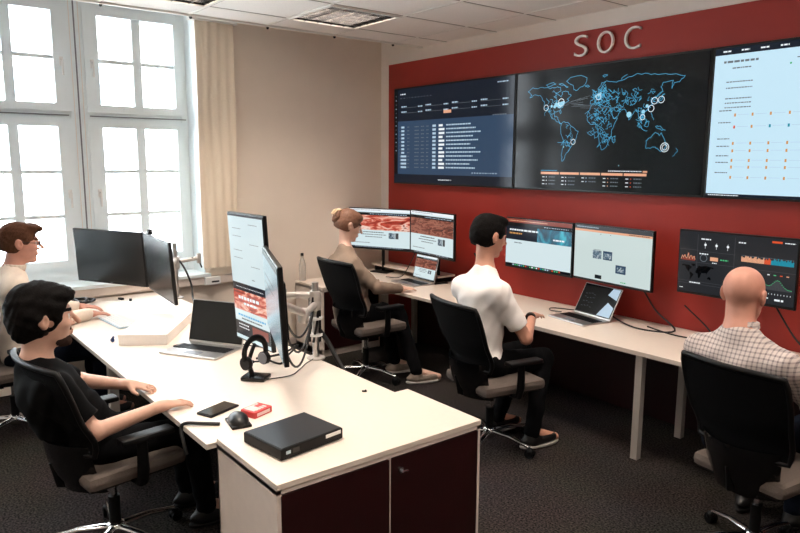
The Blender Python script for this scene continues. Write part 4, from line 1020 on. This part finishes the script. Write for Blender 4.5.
h_grey=mat('brow_sandy',(150,112,92),.7,var=.1); m_stub=mat('stubble_shadow',(62,46,40),.85,var=.25,scale=300)
m_tee=mat('white_tee_cotton',(240,234,230),.9,var=.02,scale=60); m_btee=mat('black_tee_cotton',(5,5,6),.9,var=.08,scale=60); m_bei=mat('beige_shirt_cotton',(232,216,200),.9,var=.03,scale=60); m_taupe=mat('taupe_ribbed_knit',(140,122,108),.95,var=.10,scale=180,bump=.2)
m_jean=mat('dark_trouser_cloth',(6,6,8),.95,var=.12); m_navy=mat('navy_jeans_cloth',(14,20,32),.95,var=.15); m_shoeb=mat('black_shoe_leather',(20,19,20),.5,var=.08); m_sole=mat('pale_sole_rubber',(206,200,196),.6,var=.03); m_shoeg=mat('beige_sneaker_cloth',(150,136,124),.8,var=.06)
m_strap=mat('dark_watch_strap',(26,22,22),.5,var=.1)
def band(root,base,p,d,r,m,name,w=.016):
    b=MB(); p=V(p)-V(base); d=V(d).normalized(); b.tube([p-d*w/2,p+d*w/2],r,m,18); o=b.build(name,root); return o

# --- man in the white T-shirt
J=dict(pelvis=(-2.985,3.03,.535),chest=(-3.03,3.06,.84),neck=(-3.065,3.11,1.112),head=(-3.085,3.165,1.318),hs=1.13,face=(.22,.97,-.22),front=(.16,1,0),
 SL=(-3.225,3.07,.975),SR=(-2.875,3.05,.985),EL=(-3.30,3.24,.76),ER=(-2.765,3.19,.70),WL=(-3.16,3.48,.74),WR=(-2.90,3.40,.79),HL=(.3,1,-.1),HR=(-.35,.9,-.05),
 KL=(-3.07,3.50,.50),KR=(-2.86,3.48,.50),AL=(-3.02,3.22,.10),AR=(-2.70,3.20,.10),ToeL=(-3.0,3.40,.04),ToeR=(-2.66,3.38,.04),nk=1.08)
r,L,F,off,Hc,bs=person('a','person in a white T-shirt with short dark hair, seen from behind',J,sk_b,dict(top=m_tee,sleeve='short',legs=m_jean,shoe=m_shoeb,sole=m_sole),dict(brow=h_dark))
ex=[ell(L(0,.045,.095),(.062,.058,.034),F,.02),ell(L(0,-.05,.06),(.066,.055,.06),F,.02)]
sdf_obj('hair',off(shade_hair(L,F,Hc,.013,.0,-.055,extra=ex,s=1.13)),.005,[h_dark],None,r,.0015,40)
band(r,bs,A(J['WR'])+A((.01,-.03,0)),A(J['WR'])-A(J['ER']),.033,m_strap,'wristwatch')

# --- woman
J=dict(pelvis=(-4.58,3.16,.535),chest=(-4.64,3.14,.83),neck=(-4.735,3.14,1.065),head=(-4.770,3.20,1.258),face=(.30,.94,-.34),front=(.22,1,0),
 SL=(-4.85,3.12,.935),SR=(-4.53,3.08,.945),EL=(-4.86,3.30,.74),ER=(-4.40,3.23,.77),WL=(-4.78,3.52,.715),WR=(-4.475,3.525,.720),HL=(.2,1,0),HR=(.12,1,-.02),
 KL=(-4.68,3.5,.5),KR=(-4.46,3.5,.5),AL=(-4.45,3.45,.10),AR=(-4.12,3.42,.10),ToeL=(-4.40,3.6,.04),ToeR=(-4.05,3.60,.04),nk=.9,hs=1.08,fat=.9,curlR=.35)
r,L,F,off,Hc,bs=person('b','person with pinned-up auburn hair in a taupe long-sleeved top',J,sk_w,dict(top=m_taupe,sleeve='long',legs=m_jean,shoe=m_shoeg,sole=m_sole,topname='long_sleeved_top'),dict(brow=h_brown))
ex=[ell(L(0,.035,.08),(.064,.060,.036),F,.02)]
sdf_obj('hair',off(shade_hair(L,F,Hc,.012,-.002,-.035,extra=ex,s=1.08)),.005,[h_blond],None,r,.0015,50)
P=[]
for i in range(9):
    a=2*PI*i/9; P.append(cap(L(.034*math.cos(a),-.110-.006*math.sin(a*2),.040+.040*math.sin(a)),L(.034*math.cos(a+.9),-.122,.040+.040*math.sin(a+.9)),.020,.017,k=.006))
P.append(ell(L(0,-.115,.04),(.03,.028,.036),F,.01))
bun=sdf_obj('hair_bun',off(P),.0045,[h_blond],None,r,.002,90)
b=MB(); m_clip=mat('cream_hair_clip',(226,196,160),.4,var=.05)
for sx in (-1,1):
    q=[V(L(sx*.012,-.10,.098)-bs),V(L(sx*.030,-.135,.080)-bs),V(L(sx*.026,-.150,.045)-bs)]; b.tube(spline(q,5),[.009]*11,m_clip,8)
b.build('hair_clip',r)

# --- bald man
J=dict(pelvis=(-1.38,3.13,.535),chest=(-1.39,3.10,.80),neck=(-1.415,3.10,1.045),head=(-1.432,3.15,1.195),face=(-.02,1,-.12),front=(0,1,0),
 SL=(-1.585,3.08,.915),SR=(-1.205,3.08,.915),EL=(-1.63,3.28,.74),ER=(-1.14,3.26,.72),WL=(-1.55,3.58,.725),WR=(-1.22,3.58,.725),HL=(.15,1,0),HR=(-.15,1,0),
 KL=(-1.50,3.56,.5),KR=(-1.26,3.56,.5),AL=(-1.5,3.5,.1),AR=(-1.26,3.5,.1),ToeL=(-1.52,3.66,.04),ToeR=(-1.24,3.66,.04),fat=1.12,nk=1.2,hs=1.13)
r,L,F,off,Hc,bs=person('c','bald person in a pale checked shirt seen from behind at the dashboard monitor',J,sk_c,dict(top=m_plaid,sleeve='long',legs=m_navy,shoe=m_shoeb,sole=m_shoeb,topname='checked_shirt',collar=1),dict(brow=h_grey))

# --- man in the black T-shirt
J=dict(pelvis=(-3.20,.76,.525),chest=(-3.20,.58,.74),neck=(-3.205,.515,.930),head=(-3.20,.562,1.125),face=(.10,.98,-.05),front=(.05,1,0),
 SL=(-3.39,.54,.83),SR=(-3.02,.545,.845),EL=(-3.52,.76,.715),ER=(-2.95,.68,.655),WL=(-3.30,.925,.720),WR=(-2.935,.955,.712),HL=(.55,.8,-.1),HR=(-.12,1,-.02),
 KL=(-3.32,1.16,.50),KR=(-3.10,1.16,.50),AL=(-3.32,1.2,.1),AR=(-3.08,1.2,.1),ToeL=(-3.34,1.38,.04),ToeR=(-3.07,1.38,.04),hs=1.15,nk=1.15,fat=1.12,curlL=.8,curlR=.45)
r,L,F,off,Hc,bs=person('d','person with dark hair and stubble in a black T-shirt, leaning back',J,sk_a,dict(top=m_btee,sleeve='short',legs=m_jean,shoe=m_shoeb,sole=m_shoeb),dict(brow=h_dark),vox=.0048)
ex=[ell(L(0,.040,.090),(.064,.064,.034),F,.02),ell(L(0,-.06,.05),(.080,.066,.075),F,.02),cap(L(.03,.088,.082),L(-.04,.085,.088),.015,.015,k=.02),ell(L(0,-.070,-.03),(.066,.045,.06),F,.03),
    cap(L(.072,.016,.05),L(.077,.014,-.010),.010,.005,k=.01),cap(L(-.072,.016,.05),L(-.077,.014,-.010),.010,.005,k=.01)]
P=shade_hair(L,F,Hc,.020,.010,-.095,extra=ex,s=1.15)
P+=[ell(L(0,.118,.022),A((.095,.062,.052))*1.15,F,.012,op='-'),ell(L(0,.10,-.05),A((.10,.075,.06))*1.15,F,.012,op='-')]
sdf_obj('hair',off(P),.005,[h_dark],None,r,.0035,30)
def beard_paint(c,Hc=Hc,F=F): return np.zeros(len(c),int)
P=[ell(L(0,.032,-.074),A((.0505,.056,.039))*1.15,F,.02),cap(L(0,.078,-.098),L(0,.062,-.100),.0205,k=.02),cap(L(.052,.0,-.05),L(.052,.01,-.02),.012,k=.02),cap(L(-.052,.0,-.05),L(-.052,.01,-.02),.012,k=.02),
   cap(L(-.020,.086,-.045),L(.020,.086,-.045),.0085,k=.008)]
P+=[cap(L(-.012,.095,-.058),L(.012,.095,-.058),.011,k=.004,op='-'),ell(L(.036,.07,-.03),(.024,.03,.028),F,.01,op='-'),ell(L(-.036,.07,-.03),(.024,.03,.028),F,.01,op='-')]
sdf_obj('beard',off(P),.0045,[m_stub],None,r,.001,120)

# --- man with glasses
J=dict(pelvis=(-5.02,.74,.535),chest=(-5.03,.72,.84),neck=(-5.055,.72,1.075),head=(-5.060,.782,1.250),face=(.12,.98,-.10),front=(.05,1,0),
 SL=(-5.26,.71,.985),SR=(-4.86,.70,.985),EL=(-5.36,.92,.76),ER=(-4.86,.90,.74),WL=(-5.30,1.17,.728),WR=(-5.01,1.165,.725),HL=(.25,1,-.05),HR=(-.1,1,-.05),
 KL=(-5.14,1.2,.5),KR=(-4.90,1.2,.5),AL=(-5.1,1.2,.1),AR=(-4.9,1.2,.1),ToeL=(-5.1,1.38,.04),ToeR=(-4.9,1.38,.04),fat=1.08,hs=1.12,nk=1.1)
r,L,F,off,Hc,bs=person('e','person with glasses and short brown hair in a beige shirt typing by the window',J,sk_c,dict(top=m_bei,sleeve='long',legs=m_navy,shoe=m_shoeb,sole=m_shoeb,topname='beige_shirt',collar=1),dict(brow=h_brown))
ex=[ell(L(0,.060,.095),(.058,.045,.028),F,.02),cap(L(-.03,.095,.085),L(.035,.098,.095),.016,k=.012)]
sdf_obj('hair',off(shade_hair(L,F,Hc,.009,-.004,-.045,extra=ex,s=1.12)),.005,[h_brown],None,r,.002,45)
b=MB(); q=lambda x,y,z:V(L(x,y,z)-bs)
for sx in (-1,1):
    b.tube([q(sx*.031+.021*math.cos(a),.104-.012*(1-math.sin(a))*.2,.004+.016*math.sin(a)) for a in [2*PI*i/16 for i in range(17)]],.0022,m_blk,6)
    b.tube([q(sx*.052,.102,.012),q(sx*.078,.070,.012),q(sx*.083,-.005,.012),q(sx*.082,-.02,-.002)],.0022,m_blk,6)
b.tube([q(-.010,.106,.008),q(.010,.106,.008)],.002,m_blk,6); g=b.build('glasses',r)
b=MB()
for sx in (-1,1): b.add([q(sx*.031+.021*math.cos(a),.104,.004+.016*math.sin(a)) for a in [2*PI*i/16 for i in range(16)]],[tuple(range(16))],m_lens)
b.build('lenses',g)
band(r,bs,A(J['WR'])+A((.0,-.035,0)),(0,1,0),.030,m_strap,'wristband'); band(r,bs,A(J['WL'])+A((-.0,-.025,0)),(0,1,0),.031,m_strap,'wristwatch')


# ------------------------------------------------------------------ light
w=bpy.data.worlds.new('world'); sc.world=w; w.use_nodes=True; nt=w.node_tree; bg=nt.nodes['Background']
bg.inputs['Color'].default_value=(.86,.94,1,1); bg.inputs['Strength'].default_value=24
for i,(a,c) in enumerate(OY):
    l=bpy.data.lights.new('window_portal','AREA'); l.shape='RECTANGLE'; l.size=c-a; l.size_y=2.35; l.cycles.is_portal=True
    o=bpy.data.objects.new('window_portal',l); C.objects.link(o); o.location=(-6.2,(a+c)/2,SZ+1.18); o.rotation_euler=(PI/2,0,-PI/2)
sc.view_settings.view_transform='Standard'; sc.view_settings.look='None'; sc.view_settings.gamma=1; sc.view_settings.use_curve_mapping=False
sc.view_settings.exposure=-0.12
